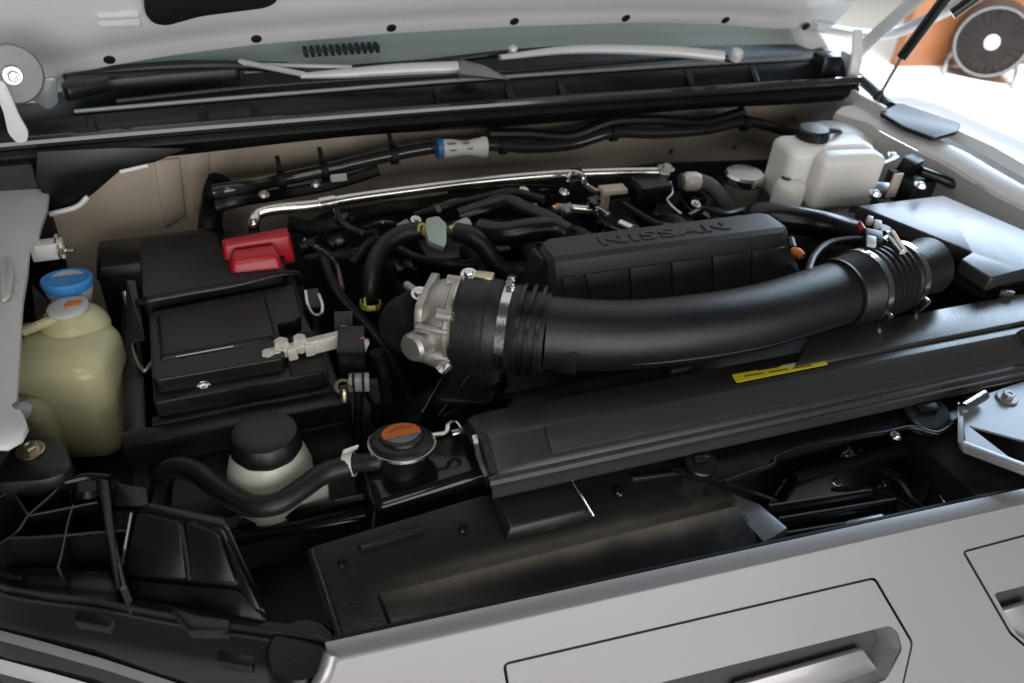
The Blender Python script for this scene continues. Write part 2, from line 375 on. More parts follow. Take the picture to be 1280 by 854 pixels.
for x in (-0.14, 0.02, 0.10, 0.40, 0.53, 0.63, 0.90, 1.05):
    a = cowl_pt(x, 1.293, 0.040); b = cowl_pt(x, 1.327, 0.078)
    obj('cowl_rib', hexa([a + V((-0.007, -0.004, 0)), a + V((0.007, -0.004, 0)), b + V((0.007, 0, -0.012)), b + V((-0.007, 0, -0.012)), a + V((-0.007, -0.008, 0.006)), a + V((0.007, -0.008, 0.006)), b + V((0.006, -0.004, -0.001)), b + V((-0.006, -0.004, -0.001))], 0.001), M_BLK, cowl)
obj('cowl_end_cap', box(1.20, 1.245, 1.285, 1.325, 0.04, 0.095, 0.005), M_SAT, cowl)
# black flap hanging from the cowl at the wing
flap = [at(u, v, y=1.235) for u, v in ((45, 190), (150, 185), (235, 186), (195, 203), (150, 214), (125, 236), (100, 256), (62, 266), (45, 225))]
obj('cowl_flap', prism(flap, (0, 0.008, 0), 0.002), M_BLK, cowl)
# lower dark edge of the cowl against the firewall
obj('cowl_under_lip', sheet([[cowl_pt(-0.235 + 1.52 * k / 30, 1.260, 0.028) for k in range(31)], [cowl_pt(-0.235 + 1.52 * k / 30, 1.268, 0.018 - 0.003 * math.sin(k * 0.5)) for k in range(31)], [cowl_pt(-0.235 + 1.52 * k / 30, 1.40, 0.03) for k in range(31)]], 0.004), M_BLK, cowl)
# ---- windscreen, its pillars and the dashboard behind
def wsp(x, t): q = (x - CX) / 0.76; return V((x * (1 - 0.0 * t) , 1.425 - 0.03 * (1 - q * q) * -1 - 0.05 * q * q * -0.4 + 0.72 * t, 0.092 + 0.010 * (1 - q * q) + 0.46 * t))
obj('windscreen', sheet([[wsp(-0.20 + 1.50 * k / 24 , t) for k in range(25)] for t in (-0.09, 0, 0.25, 0.5, 0.8, 1.1)], 0.005, (0, 0.5, -0.8)), M_GLASS, truck, 60)
for s, x in ((-1, -0.235), (1, 1.275)):
    p = [V((x, 1.40, 0.06)), V((x + s * -0.03, 1.70, 0.27)), V((x + s * -0.08, 2.1, 0.53))]
    obj('windscreen_pillar', tube(p, 0.035, 14, 6, flat=0.7), M_WHT, truck)
obj('side_mirror', join(lathe([(0.02, -0.05), (0.06, -0.04), (0.085, 0.0), (0.08, 0.04), (0.05, 0.07), (0.02, 0.08)], (1.50, 1.88, 0.12), (0.4, 1, 0), 20), obox((1.40, 1.86, 0.09), (1, 0, 0), (0, 1, 0), (0, 0, 1), 0.06, 0.03, 0.02, 0.006)), M_WHT, truck)
obj('cabin_side', box(1.27, 1.40, 1.75, 3.5, -0.7, 0.06, 0.03, 3), M_WHT, truck)
# ---- hood, raised, seen from beneath
def hood_edge(x):
    T = ((-0.32, 0.030), (-0.24, 0.075), (-0.176, 0.106), (-0.104, 0.123), (-0.014, 0.134), (0.122, 0.144), (0.35, 0.151), (0.579, 0.152), (0.809, 0.148), (1.038, 0.134), (1.248, 0.110), (1.357, 0.089), (1.45, 0.06))
    for (x0, z0), (x1, z1) in zip(T, T[1:]):
        if x <= x1: return V((x, 1.405, z0 + (z1 - z0) * (x - x0) / (x1 - x0)))
    return V((x, 1.405, 0.06))
HD = V((0, -0.50, 0.866)); HN = V((0, -0.866, -0.50))      # along the hood, out of its underside
def hood_pt(x, t, n=0.0): return hood_edge(x) + HD * t + HN * n
hood_rows = []
hp = [(-0.004, -0.012), (-0.004, 0.002), (0.002, 0.004), (0.022, 0.0045), (0.034, 0.006), (0.05, 0.011), (0.068, 0.017), (0.09, 0.020), (0.12, 0.020), (0.16, 0.018), (0.30, 0.015), (0.60, 0.015), (0.95, 0.0)]
for (t, n) in hp:
    r = []
    for k in range(65):
        x = -0.25 + 1.57 * k / 64
        q = (x - CX) / 0.78; e = min(1, max(0, (abs(x - CX) - 0.60) / 0.16))
        r.append(hood_pt(x, t, n * (1 - 0.55 * e) - 0.02 * e * e))
    hood_rows.append(r)
hood = obj('hood', sheet(hood_rows, 0.012, tuple(-HN)), M_WHT, truck, 60)
for (u, v) in ((135, 69), (320, 42), (490, 29), (645, 20), (785, 17), (910, 20), (1012, 28)):
    p = hood_pt(CX, 0.012, 0.0045)
    for _ in range(6):
        q_ = onplane(u, v, p, HN); p = hood_pt(q_.x, 0.012, 0.0042)
    obj('rubber_plug', lathe([(0.0085, -0.003), (0.0085, 0.0012), (0.006, 0.0025)], p, HN, 18), M_RUB, hood)
ins = [onplane(u, v, hood_pt(0.1, 0.12, 0.030), HN) for u, v in ((178, -40), (180, 12), (190, 24), (207, 27), (250, 15), (330, 5), (345, -2), (352, -40))]
obj('insulation_pad', prism([p + HN * 0.010 for p in roundpoly(ins, 0.012, 3)], -HN * 0.014, 0.003), M_DUL, hood)
for (u, v) in ((148, 20), (150, 30)):
    c = onplane(u, v, hood_pt(-0.05, 0.12, 0.022), HN)
    obj('pressed_slot', obox(c, (1, 0, 0), HD, HN, 0.028, 0.004, 0.004, 0.002), M_WHT, hood)
# raised edge turned down at the passenger corner
obj('hood_corner_rail', tube([onplane(u, v, hood_pt(1.25, 0.05, 0.0), HN) for u, v in ((1015, 32), (1075, 42), (1120, 40), (1180, 15), (1240, -15))], 0.018, 12, 6, flat=0.6), M_WHT, hood)
# ---- hood hinges
def hinge(s):
    x = CX + s * 0.775
    h = obj('hood_hinge', box(x - 0.004, x + 0.004, 1.285, 1.345, 0.0, 0.085, 0.003), M_WHT, truck)
    bolt((x - s * 0.004, 1.31, 0.03), (-s, 0, 0), 0.006, M_STL, h)
    obj('hinge_arm', tube([(x - s * 0.006, 1.315, 0.135), (x - s * 0.012, 1.29, 0.09), (x - s * 0.010, 1.285, 0.05), (x - s * 0.004, 1.30, 0.015)], [0.010, 0.012, 0.013, 0.009], 10, 5, flat=0.5), M_WHT, h)
    obj('hinge_base', box(x - 0.022, x + 0.022, 1.27, 1.34, -0.005, 0.012, 0.003), M_WHT, h)
    return h
hl_disc = at(14, 93, y=1.24)
h = obj('hood_hinge', lathe([(0.040, -0.003), (0.040, 0.001), (0.037, 0.003)], hl_disc, (0.35, -1, 0.15), 36), M_GRY, truck)
bolt(hl_disc + V((0.002, -0.006, 0)), (0.35, -1, 0.15), 0.0075, M_STL, h)
obj('hinge_arm', prism(roundpoly([at(u, v, y=1.20) for u, v in ((-12, 105), (4, 100), (14, 120), (24, 145), (36, 165), (34, 178), (22, 180), (10, 168), (4, 140))], 0.008), (0, 0.006, 0), 0.0012), M_WHT, h)
obj('hinge_bracket', prism(roundpoly([at(u, v, y=1.262) for u, v in ((12, 90), (45, 98), (70, 97), (73, 130), (60, 138), (42, 126), (15, 128))], 0.006), (0, 0.004, 0), 0.001), M_GRY, h)
h = hinge(1)
obj('hinge_link', tube([at(u, v, x=1.30) for u, v in ((1058, 96), (1070, 70), (1090, 48), (1135, 8), (1160, -15))], [0.016, 0.014, 0.014, 0.017], 12, 5, flat=0.55), M_WHT, h)
obj('hinge_well', box(-0.44, -0.222, 1.244, 1.42, -0.30, 0.040, 0.004), M_DUL, truck)
obj('wheel_arch_panel', box(-0.34, -0.143, 0.80, 1.21, -0.58, -0.232, 0.01), M_DUL, truck)
obj('cowl_side_panel', box(1.262, 1.272, 1.16, 1.52, -0.5, 0.035), M_FEN, truck)
# ---- gas strut
a = at(1092, 132, x=1.285); b = at(1127, 72, x=1.30); c = at(1180, 0, x=1.325); d = c + (c - b) * 1.1
st = obj('hood_strut', tube([b, d], 0.0105, 16, 1), M_SAT, truck)
obj('strut_rod', tube([a + (b - a) * 0.15, b], 0.0035, 10, 1), M_GRY, st)
obj('strut_socket', lathe([(0.006, 0), (0.010, 0.006), (0.010, 0.020), (0.006, 0.034), (0.004, 0.04)], a - (b - a).normalized() * 0.008, b - a, 14), M_RUB, st)
# second dark bar behind (far strut bump stop on the hood edge)
obj('hood_bump_rod', tube([at(1190, 18, x=1.36), at(1235, -14, x=1.40)], 0.010, 12, 1), M_SAT, hood)

# ---- left wing (pale painted edge) ------------------------------------------------
edge = [(62, 235), (58, 262), (50, 285), (47, 300), (36, 312), (34, 340), (28, 375), (26, 400), (24, 440), (22, 470), (20, 505), (30, 520), (34, 533), (26, 548), (8, 558)]
inner = [at(u, v, z=-0.005) for u, v in edge]
rows = [[p for p in inner], [p + V((-0.018, 0, 0.006)) for p in inner], [p + V((-0.06, 0, 0.008)) for p in inner], [p + V((-0.10, 0, -0.006)) for p in inner], [p + V((-0.26, 0, 0.01)) for p in inner]]
lw = obj('wing', sheet(rows, 0.006), M_FEN, truck, 60)
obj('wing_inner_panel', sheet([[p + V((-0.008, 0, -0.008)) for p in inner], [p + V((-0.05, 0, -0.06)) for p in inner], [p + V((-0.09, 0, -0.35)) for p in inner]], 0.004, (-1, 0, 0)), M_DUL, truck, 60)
obj('wing_pressing', prism(roundpoly([at(u, v, z=0.003) for u, v in ((2, 330), (12, 322), (18, 345), (14, 372), (3, 380))], 0.008), (0, 0, 0.004), 0.002), M_FEN, lw)
bp = at(92, 313, z=-0.02)
br = obj('wing_bracket', join(obox(at(60, 312, z=-0.02), (1, 0, 0), (0, 1, 0), (0, 0, 1), 0.02, 0.01, 0.012, 0.002), obox(at(72, 308, z=-0.02), (0, 1, 0), (1, 0, 0), (0, 0, 1), 0.014, 0.002, 0.012, 0.001)), M_FEN, truck)
bolt(at(76, 313, z=-0.02), (1, -0.2, 0), 0.007, M_ZNC, br)
obj('stud', tube([at(78, 313, z=-0.02), at(93, 313, z=-0.02)], 0.003, 8, 1), M_ZNC, br)
# black bracket with a gold bolt at the lamp corner
bb = obj('corner_bracket', prism(roundpoly([at(u, v, z=-0.075) for u, v in ((-20, 560), (20, 545), (62, 541), (84, 556), (92, 585), (60, 600), (-20, 605))], 0.012), (0, 0, -0.03), 0.006), M_BLK, truck)
bolt(at(38, 563, z=-0.073), (0, 0, 1), 0.0085, M_ZNC, bb)
obj('wing_corner_bolt', lathe([(0.010, 0), (0.010, 0.006), (0.006, 0.008)], at(27, 515, z=-0.012), (0.2, -0.2, 1), 12), M_GRY, lw)

# ---- right wing -------------------------------------------------------------------
rin = [at(u, v, z=0.0) for u, v in ((1045, 140), (1085, 152), (1115, 168), (1150, 186), (1185, 203), (1215, 222), (1250, 243), (1290, 262), (1340, 290))]
rin += [V((rin[-1].x + 0.004, 0.60, -0.012)), V((rin[-1].x + 0.004, 0.52, -0.025)), V((rin[-1].x, 0.44, -0.045))]
rw = obj('wing', sheet([rin, [p + V((0.012, 0, 0.010)) for p in rin], [p + V((0.045, 0, 0.012)) for p in rin], [p + V((0.05, 0, -0.012)) for p in rin], [p + V((0.085, 0, -0.012)) for p in rin]], 0.005), M_WHT, truck, 45)
rout = [p + V((0.088, 0, 0.0)) for p in rin]
obj('wing_outer_panel', sheet([[p + V((0, 0, 0.008)) for p in rout], [p + V((0.008, 0, 0.022)) for p in rout], [p + V((0.10, 0, 0.018)) for p in rout], [p + V((0.17, 0, -0.03)) for p in rout], [p + V((0.19, 0, -0.2)) for p in rout]], 0.004), M_WHT, truck, 50)
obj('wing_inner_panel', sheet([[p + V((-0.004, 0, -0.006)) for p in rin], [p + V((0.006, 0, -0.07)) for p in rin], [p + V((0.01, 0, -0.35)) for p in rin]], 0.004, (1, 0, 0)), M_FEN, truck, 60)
wsq = [at(u, v, z=0.028) for u, v in ((1100, 140), (1125, 128), (1202, 154), (1197, 164), (1168, 172), (1130, 158))]
obj('wing_seal', prism(roundpoly(wsq, 0.008), (0, 0, -0.009), 0.003), M_RUB, rw)
obj('wing_seal', tube([at(u, v, z=0.02) for u, v in ((1070, 95), (1090, 112), (1112, 134))], 0.011, 10), M_RUB, rw)
# strut-tower dome behind the reservoir
obj('suspension_tower', lathe([(0.085, -0.07), (0.082, -0.02), (0.07, 0.012), (0.045, 0.026), (0.01, 0.030)], (1.17, 1.165, -0.03), (0, 0, 1), 32), M_FEN, truck, 60)

obj('dark_gap_filler', hexa([(0.93, 0.93, -0.55), (1.24, 0.93, -0.55), (1.24, 1.2, -0.55), (0.93, 1.2, -0.55), (0.93, 1.05, -0.14), (1.24, 1.05, -0.12), (1.24, 1.25, -0.10), (0.93, 1.25, -0.12)], 0.01), M_DUL, truck)  # dark box added to keep the gap beside the engine dark
# ---- wipers -----------------------------------------------------------------------
def wiper(px, zz):
    P = [at(u, v, z=z) for (u, v), z in zip(px, zz)]
    return P
P1 = [at(300, 77, z=0.118), at(380, 93, z=0.115), at(470, 91, z=0.118), at(575, 88, z=0.124)]
obj('cowl_top_trim', prism(roundpoly([at(u, v, z=0.112) for u, v in ((74, 106), (88, 90), (150, 80), (230, 74), (305, 76), (300, 86), (215, 92), (140, 99), (80, 112))], 0.01), (0, 0, -0.02), 0.004), M_BLK, cowl)
wp = obj('wiper', tube([P1[0], P1[1]], 0.007, 10, 1, flat=0.6), M_WIPE, truck)
obj('wiper_arm', tube([at(u, v, z=z) for u, v, z in ((376, 95, 0.112), (430, 92, 0.116), (500, 87, 0.120), (573, 84, 0.124))], [0.007, 0.012, 0.015, 0.015], 12, 4, flat=0.6), M_WIPE, wp)
obj('wiper_spine', tube([at(u, v, z=z) for u, v, z in ((305, 80, 0.116), (360, 82, 0.118), (440, 84, 0.12))], 0.006, 8, 4, flat=0.5), M_WIPE, wp)
obj('wiper_blade', tube([at(u, v, z=z) for u, v, z in ((300, 84, 0.108), (420, 88, 0.108), (520, 80, 0.112), (640, 66, 0.118), (760, 60, 0.122), (860, 66, 0.12), (925, 76, 0.116))], 0.006, 10, 5), M_SAT, wp)
obj('wiper_knuckle', hexa([at(u, v, z=0.115) for u, v in ((572, 98), (640, 100), (610, 84), (574, 76))] + [at(u, v, z=0.130) for u, v in ((574, 92), (630, 99), (606, 82), (574, 74))], 0.004), M_GRY, wp)
wp2 = obj('wiper', tube([at(u, v, z=z) for u, v, z in ((625, 72, 0.125), (720, 62, 0.128), (830, 64, 0.130), (905, 71, 0.130))], [0.007, 0.012, 0.015, 0.016], 12, 4, flat=0.6), M_WIPE, truck)
obj('wiper_nut', lathe([(0.012, 0), (0.013, 0.01), (0.010, 0.018), (0.004, 0.021)], at(918, 74, z=0.118), (0, -0.3, 1), 18), M_WIPE, wp2)
obj('wiper_pivot', lathe([(0.008, 0), (0.008, 0.012), (0.005, 0.016)], at(640, 68, z=0.122), (0, -0.3, 1), 14), M_WIPE, wp2)
obj('wiper_blade', tube([at(u, v, z=z) for u, v, z in ((80, 100, 0.104), (160, 88, 0.11), (260, 82, 0.112), (360, 84, 0.112))], 0.008, 10, 5), M_RUB, wp2)
obj('washer_tube', tube([cowl_pt(x, 1.345, 0.088) + V((0, 0.008 * math.sin(x * 9), 0)) for x in (-0.1, 0.1, 0.3, 0.5, 0.7, 0.95)], 0.004, 8, 4), M_RUB, cowl)
obj('vent_grille', join(*[obox(cowl_pt(0.20 + 0.011 * k, 1.415, 0.118), (1, 0, 0), (0, 1, 0), (0, 0, 1), 0.003, 0.012, 0.006) for k in range(12)]), M_BLK, cowl)

# ---- front fascia -----------------------------------------------------------------
LIP = [(x, 0.446 - 0.0779 * (x - 0.033)) for x in (0.033, 0.10, 0.20, 0.307, 0.42, 0.538, 0.70, 0.842, 1.02, 1.15)]
ZL = -0.10
FX = (V((0.842, 0.383, 0)) - V((0.033, 0.446, 0))).normalized()
FD = V((FX.y * 0.0, -0.36, -0.933)); FD = (FD - FX * FD.dot(FX)).normalized()
FN = FX.cross(FD); FN = FN if FN.y < 0 else -FN
F0 = V((0.4, 0.4175 - 0.021, ZL - 0.008))
fas = obj('front_fascia', sheet([[V((x, y, ZL - 0.02)) for x, y in LIP], [V((x, y, ZL)) for x, y in LIP], [V((x, y - 0.016, ZL + 0.0)) for x, y in LIP], [V((x, y - 0.0195, ZL - 0.002)) for x, y in LIP]], 0.002, (0, 0, -1)), M_SIL, truck, 30)
def fp(u, v, n=0.0): return onplane(u, v, F0, FN) + FN * n
# panel with the cut-out for the insert, built on the sloping front plane
def lipf(x):
    for i in range(len(LIP) - 1):
        if LIP[i][0] <= x <= LIP[i + 1][0]:
            t = (x - LIP[i][0]) / (LIP[i + 1][0] - LIP[i][0]); return LIP[i][1] + (LIP[i + 1][1] - LIP[i][1]) * t
    return LIP[-1][1]
top = [V((x, lipf(x) - 0.019, ZL - 0.0015)) for x in (0.036, 0.1, 0.2, 0.307, 0.42, 0.538, 0.7, 0.842, 1.02, 1.15)]
def proj(p): return p - FN * (p - F0).dot(FN)
top = [proj(p) for p in top]
outer = top + [top[-1] + FD * 0.5, top[0] + FD * 0.5 - FX * 0.10, top[0] + FD * 0.16 - FX * 0.05, top[0] + FD * 0.03 - FX * 0.018]
ins1 = roundpoly([fp(u, v) for u, v in ((628, 829), (1094, 721), (1142, 803), (1128, 864), (1060, 905), (690, 990), (640, 900))], 0.008, 5)
ins2 = roundpoly([fp(u, v) for u, v in ((1202, 689), (1330, 655), (1420, 760), (1340, 860), (1262, 793))], 0.008, 5)
obj('fascia_panel', holed(outer, [ins1, ins2], -FN * 0.004), M_SIL, fas)
obj('fascia_backing', prism([p - FN * 0.03 for p in (top[0], top[-1], top[-1] + FD * 0.5, top[0] + FD * 0.5)], -FN * 0.005), M_DUL, fas)
obj('corner_band', tube([top[0] + V((0.0, 0.006, 0.001)), top[0] + FD * 0.012 - FX * 0.008, top[0] + FD * 0.03 - FX * 0.018, top[0] + FD * 0.09 - FX * 0.034, top[0] + FD * 0.16 - FX * 0.05], 0.0075, 12, 5), M_SIL, fas)
def shrink(pts, d):
    P = [V(p) for p in pts]; n = len(P); area_ = V()
    for i in range(n): area_ += P[i].cross(P[(i + 1) % n])
    up_ = area_.normalized() if sum((P[i] - P[0]).cross(P[(i + 1) % n] - P[0]).dot(FN) for i in range(n)) == 0 else (FN if sum((P[i] - P[0]).cross(P[(i + 1) % n] - P[0]).dot(FN) for i in range(n)) > 0 else -FN)
    out = []
    for i in range(n):
        t = (P[(i + 1) % n] - P[i - 1]).normalized(); out.append(P[i] + up_.cross(t) * d)
    return out
def insert(poly, hole_px, name):
    o_ = shrink(poly, 0.0032)
    hole = roundpoly([fp(u, v) for u, v in hole_px], 0.006, 4)
    g = obj(name, holed(o_, [hole], -FN * 0.010), M_SIL, fas)
    # recess walls and dark mesh floor
    deep = [p - FN * 0.028 + FD * 0.004 for p in shrink(hole, 0.010)]
    h0 = [p - FN * 0.002 for p in shrink(hole, -0.0005)]
    obj('recess_wall', loft([h0, shrink([p - FN * 0.008 for p in hole], 0.003), deep], caps=False), M_SIL, g, recalc=True)
    obj('recess_floor', prism([p + FN * 0.001 for p in shrink(deep, -0.004)], -FN * 0.003), M_MESH, g)
    return g
gi = insert(ins1, ((700, 885), (1112, 782), (1122, 790), (1128, 812), (1108, 850), (960, 905), (740, 955)), 'grille_insert')
obj('grille_bar', prism([fp(u, v, -0.014) for u, v in ((930, 868), (1090, 822), (1112, 852), (1010, 900), (900, 920))], -FN * 0.008, 0.002), M_SIL, gi)
gi2 = insert(ins2, ((1242, 742), (1330, 720), (1390, 770), (1330, 830), (1272, 795)), 'grille_insert')
obj('grille_bar', prism([fp(u, v, -0.012) for u, v in ((1262, 772), (1300, 760), (1330, 800), (1284, 806))], -FN * 0.008, 0.002), M_SIL, gi2)

# ================================================================== RADIATOR AND FRONT PANELS
# radiator with its long black top cover
rad = thing('radiator', 'long black radiator top cover with yellow warning sticker behind the front grille', 'radiator', (0.65, 0.57, -0.6))
rows = []
CVP = [(0.655, -0.11), (0.648, -0.050), (0.640, -0.043), (0.600, -0.036), (0.592, -0.0365), (0.566, -0.055), (0.563, -0.058), (0.5605, -0.062), (0.5545, -0.063), (0.5525, -0.068), (0.547, -0.069), (0.545, -0.078)]
cx_ = [0.232, 0.236, 0.244, 0.26, 0.30, 0.40, 0.5, 0.6, 0.7, 0.8, 0.9, 1.0, 1.1, 1.2, 1.3]
for (y, z) in CVP:
    r = []
    for i, x in enumerate(cx_):
        dz = (-0.022, -0.008, -0.002)[i] if i < 3 else 0.0
        r.append((x, y - 0.032 * (x - 0.25), z + (dz if z > -0.059 else 0)))
    rows.append(r)
cv = obj('top_cover', sheet(rows, 0.003, (0, 0.2, -1)), M_COVER, rad, 22)
def cvp(x, y, z): return V((x, y - 0.032 * (x - 0.25), z))
obj('cover_face_plate', hexa([cvp(0.305, 0.5925, -0.0375), cvp(0.99, 0.5925, -0.0375), cvp(0.99, 0.567, -0.056), cvp(0.305, 0.567, -0.056)] + [cvp(0.308, 0.590, -0.0335), cvp(0.987, 0.590, -0.0335), cvp(0.987, 0.5655, -0.0515), cvp(0.308, 0.5655, -0.0515)], 0.0012), M_COVER, cv)
obj('cover_end_block', hexa([cvp(1.00, 0.595, -0.038), cvp(1.3, 0.595, -0.038), cvp(1.3, 0.565, -0.057), cvp(1.00, 0.565, -0.057)] + [cvp(1.004, 0.592, -0.029), cvp(1.3, 0.592, -0.029), cvp(1.3, 0.563, -0.048), cvp(1.004, 0.563, -0.048)], 0.002), M_COVER, cv)
obj('cover_rear_pad', hexa([cvp(0.70, 0.645, -0.046), cvp(1.25, 0.645, -0.046), cvp(1.25, 0.605, -0.0375), cvp(0.64, 0.605, -0.0375)] + [cvp(0.71, 0.66, -0.030), cvp(1.25, 0.66, -0.026), cvp(1.25, 0.607, -0.029), cvp(0.65, 0.607, -0.032)], 0.002), M_COVER, cv)
def sheet_label(px, z_, dz): return [at(u, v, z=z_) + V((0, 0, dz)) for u, v in px]
lab = obj('warning_sticker', prism(roundpoly(sheet_label(((914, 470), (1028, 450), (1035, 457), (920, 480)), -0.0355, 0.0015), 0.003), (0, 0, 0.0006)), M_YLB, cv)
obj('sticker_print', prism(sheet_label(((946, 463), (972, 458.5), (973, 461), (947, 465.5)), -0.0355, 0.0024), (0, 0, 0.0003)), M_INK, lab)
obj('sticker_print', prism(sheet_label(((976, 458.5), (1012, 452.5), (1013, 455), (977, 461)), -0.0355, 0.0024), (0, 0, 0.0003)), M_FRO, lab)
for k in range(3):
    obj('sticker_print', prism(sheet_label(((930 + 30 * k, 472 - 5 * k), (954 + 30 * k, 468 - 5 * k), (954 + 30 * k, 469 - 5 * k), (930 + 30 * k, 473 - 5 * k)), -0.0355, 0.0024), (0, 0, 0.0003)), M_INK, lab)
# bright steel line drawn as the highlight on the cover's rolled end
obj('end_highlight', tube([cvp(0.232, 0.606, -0.044), cvp(0.229, 0.592, -0.046), cvp(0.229, 0.578, -0.056), cvp(0.232, 0.566, -0.066)], 0.0035, 8, 5), M_STL, cv)
obj('radiator_core', box(0.26, 1.2, 0.545, 0.60, -0.58, -0.115, 0.004), M_DUL, rad)
# left end tank, filler neck and cap
obj('end_tank', hexa([(0.09, 0.575, -0.26), (0.25, 0.575, -0.26), (0.25, 0.67, -0.26), (0.09, 0.67, -0.26), (0.115, 0.588, -0.098), (0.25, 0.588, -0.082), (0.25, 0.665, -0.082), (0.115, 0.665, -0.095)], 0.01, 3), M_GLS, rad)
rc = at(502, 548, z=-0.052)
obj('filler_neck', lathe([(0.032, -0.10), (0.026, -0.05), (0.025, -0.016), (0.031, -0.012), (0.031, -0.006)], rc, (0, 0, 1), 28), M_BLK, rad)
RA = V((0.03, 0.26, 1)).normalized(); rxv, ryv, _ = frame(RA)
cap = obj('radiator_cap', lathe([(0.036, -0.008), (0.0375, -0.006), (0.0375, -0.002), (0.034, 0.001), (0.026, 0.002), (0.0255, 0.005), (0.024, 0.006), (0.018, 0.0065)], rc, RA, 40, 2, 0.06), M_DUCT, rad)
obj('cap_rim', lathe([(0.037, -0.009), (0.0400, -0.008), (0.0400, -0.0045), (0.037, -0.004)], rc, RA, 40, 2, 0.06), M_STL, cap)
def rq(x, y, h): return rc + V((1, 0, 0)) * x + RA.cross(V((1, 0, 0))).normalized() * y + RA * h
def disc_sector(r, a0, a1, h0, h, n=14):
    return prism([rq(math.cos(a0 + (a1 - a0) * k / n) * r, math.sin(a0 + (a1 - a0) * k / n) * r, h0) for k in range(n + 1)], RA * h)
obj('cap_label', disc_sector(0.0215, R(-20), R(200), 0.0066, 0.0008), M_ORG, cap)
obj('cap_label_band', disc_sector(0.0205, R(205), R(335), 0.0066, 0.0008), M_GRY, cap)
obj('cap_symbol', join(obox(rq(-0.006, 0.008, 0.0079), (1, 0.4, 0), (0, 1, 0), RA, 0.009, 0.0016, 0.0005), obox(rq(0.008, 0.009, 0.0079), (1, -0.3, 0), (0, 1, 0), RA, 0.007, 0.0016, 0.0005)), mat('red_orange_print', (0.55, 0.09, 0.01), 0.5), cap)
lev = [rq(*p) for p in ((0.034, 0.000, -0.004), (0.050, -0.004, -0.002), (0.056, 0.006, 0.002), (0.066, 0.008, 0.002), (0.068, -0.006, -0.002), (0.056, -0.008, -0.003))]
obj('cap_lever', tube(lev, 0.0032, 8, 4, flat=0.5), M_STL, cap)
# upper crossmember left of the cover (glossy black)
obj('crossmember', tube([at(u, v, z=z) for u, v, z in ((245, 690, -0.19), (310, 668, -0.175), (420, 648, -0.155), (520, 628, -0.14), (600, 606, -0.13), (640, 598, -0.13))], 0.013, 14, 5, flat=0.7), M_GLS, rad)
obj('crossmember_lip', tube([at(u, v, z=z) for u, v, z in ((300, 655, -0.165), (420, 630, -0.14), (520, 610, -0.125), (605, 592, -0.12))], 0.006, 10, 5), M_GLS, rad)
# clip and hose marker
# air guide panel between radiator and grille
AG0 = V((0.3, 0.505, -0.118)); AGN = V((0, -0.38, 1)).normalized()
def ag(u, v, n=0.0): return onplane(u, v, AG0, AGN) + AGN * n
guide = thing('air_guide_panel', 'dusty black plastic air guide panel between radiator cover and silver grille', 'panel', (0.3, 0.48, -0.3))
gpoly = [ag(u, v) for u, v in ((388, 684), (600, 620), (830, 568), (905, 600), (968, 700), (940, 730), (430, 840), (412, 760))]
gp = obj('panel_sheet', prism(gpoly, -AGN * 0.006, 0.002), M_DRT, guide)
# raised trapezoid boss
b0 = [ag(u, v) for u, v in ((610, 628), (722, 604), (745, 652), (632, 678))]; b1 = [ag(u, v, 0.012) for u, v in ((615, 622), (716, 600), (734, 640), (636, 664))]
obj('boss', hexa(b0 + b1, 0.003), M_DRT, gp)
obj('rib', tube([ag(711, 608, 0.0145), ag(737, 652, 0.0145)], 0.0018, 8, 1), M_STL, gp)  # bright steel line painted in as the highlight on the boss ridge
obj('rib', hexa([ag(u, v) for u, v in ((446, 684), (528, 661), (532, 666), (450, 690))] + [ag(u, v, 0.006) for u, v in ((448, 683), (526, 661), (530, 664), (452, 687))], 0.001), M_DRT, gp)
obj('rib', hexa([ag(u, v) for u, v in ((785, 598), (850, 590), (853, 595), (790, 604))] + [ag(u, v, 0.005) for u, v in ((787, 597), (848, 590), (850, 593), (792, 601))], 0.001), M_DRT, gp)
# the fold: front part drops towards the grille
gfold = obj('panel_fold', hexa([ag(u, v, -0.004) for u, v in ((470, 745), (920, 635), (960, 695), (500, 815))] + [ag(u, v, n) for u, v, n in ((472, 744, 0.010), (918, 634, 0.010), (962, 700, 0.003), (498, 818, 0.003))], 0.006, 3), M_DRT, gp)
obj('edge_rail', tube([ag(388, 688, 0.0), ag(408, 750, 0.004), ag(424, 800, 0.004)], 0.004, 8, 3), M_BLK, gp)
for (u, v) in ((772, 615), (775, 617), (428, 705), (578, 662)):
    obj('clip', lathe([(0.005, 0), (0.005, 0.002), (0.003, 0.004)], ag(u, v, 0.001), AGN, 12), M_GLS, gp)
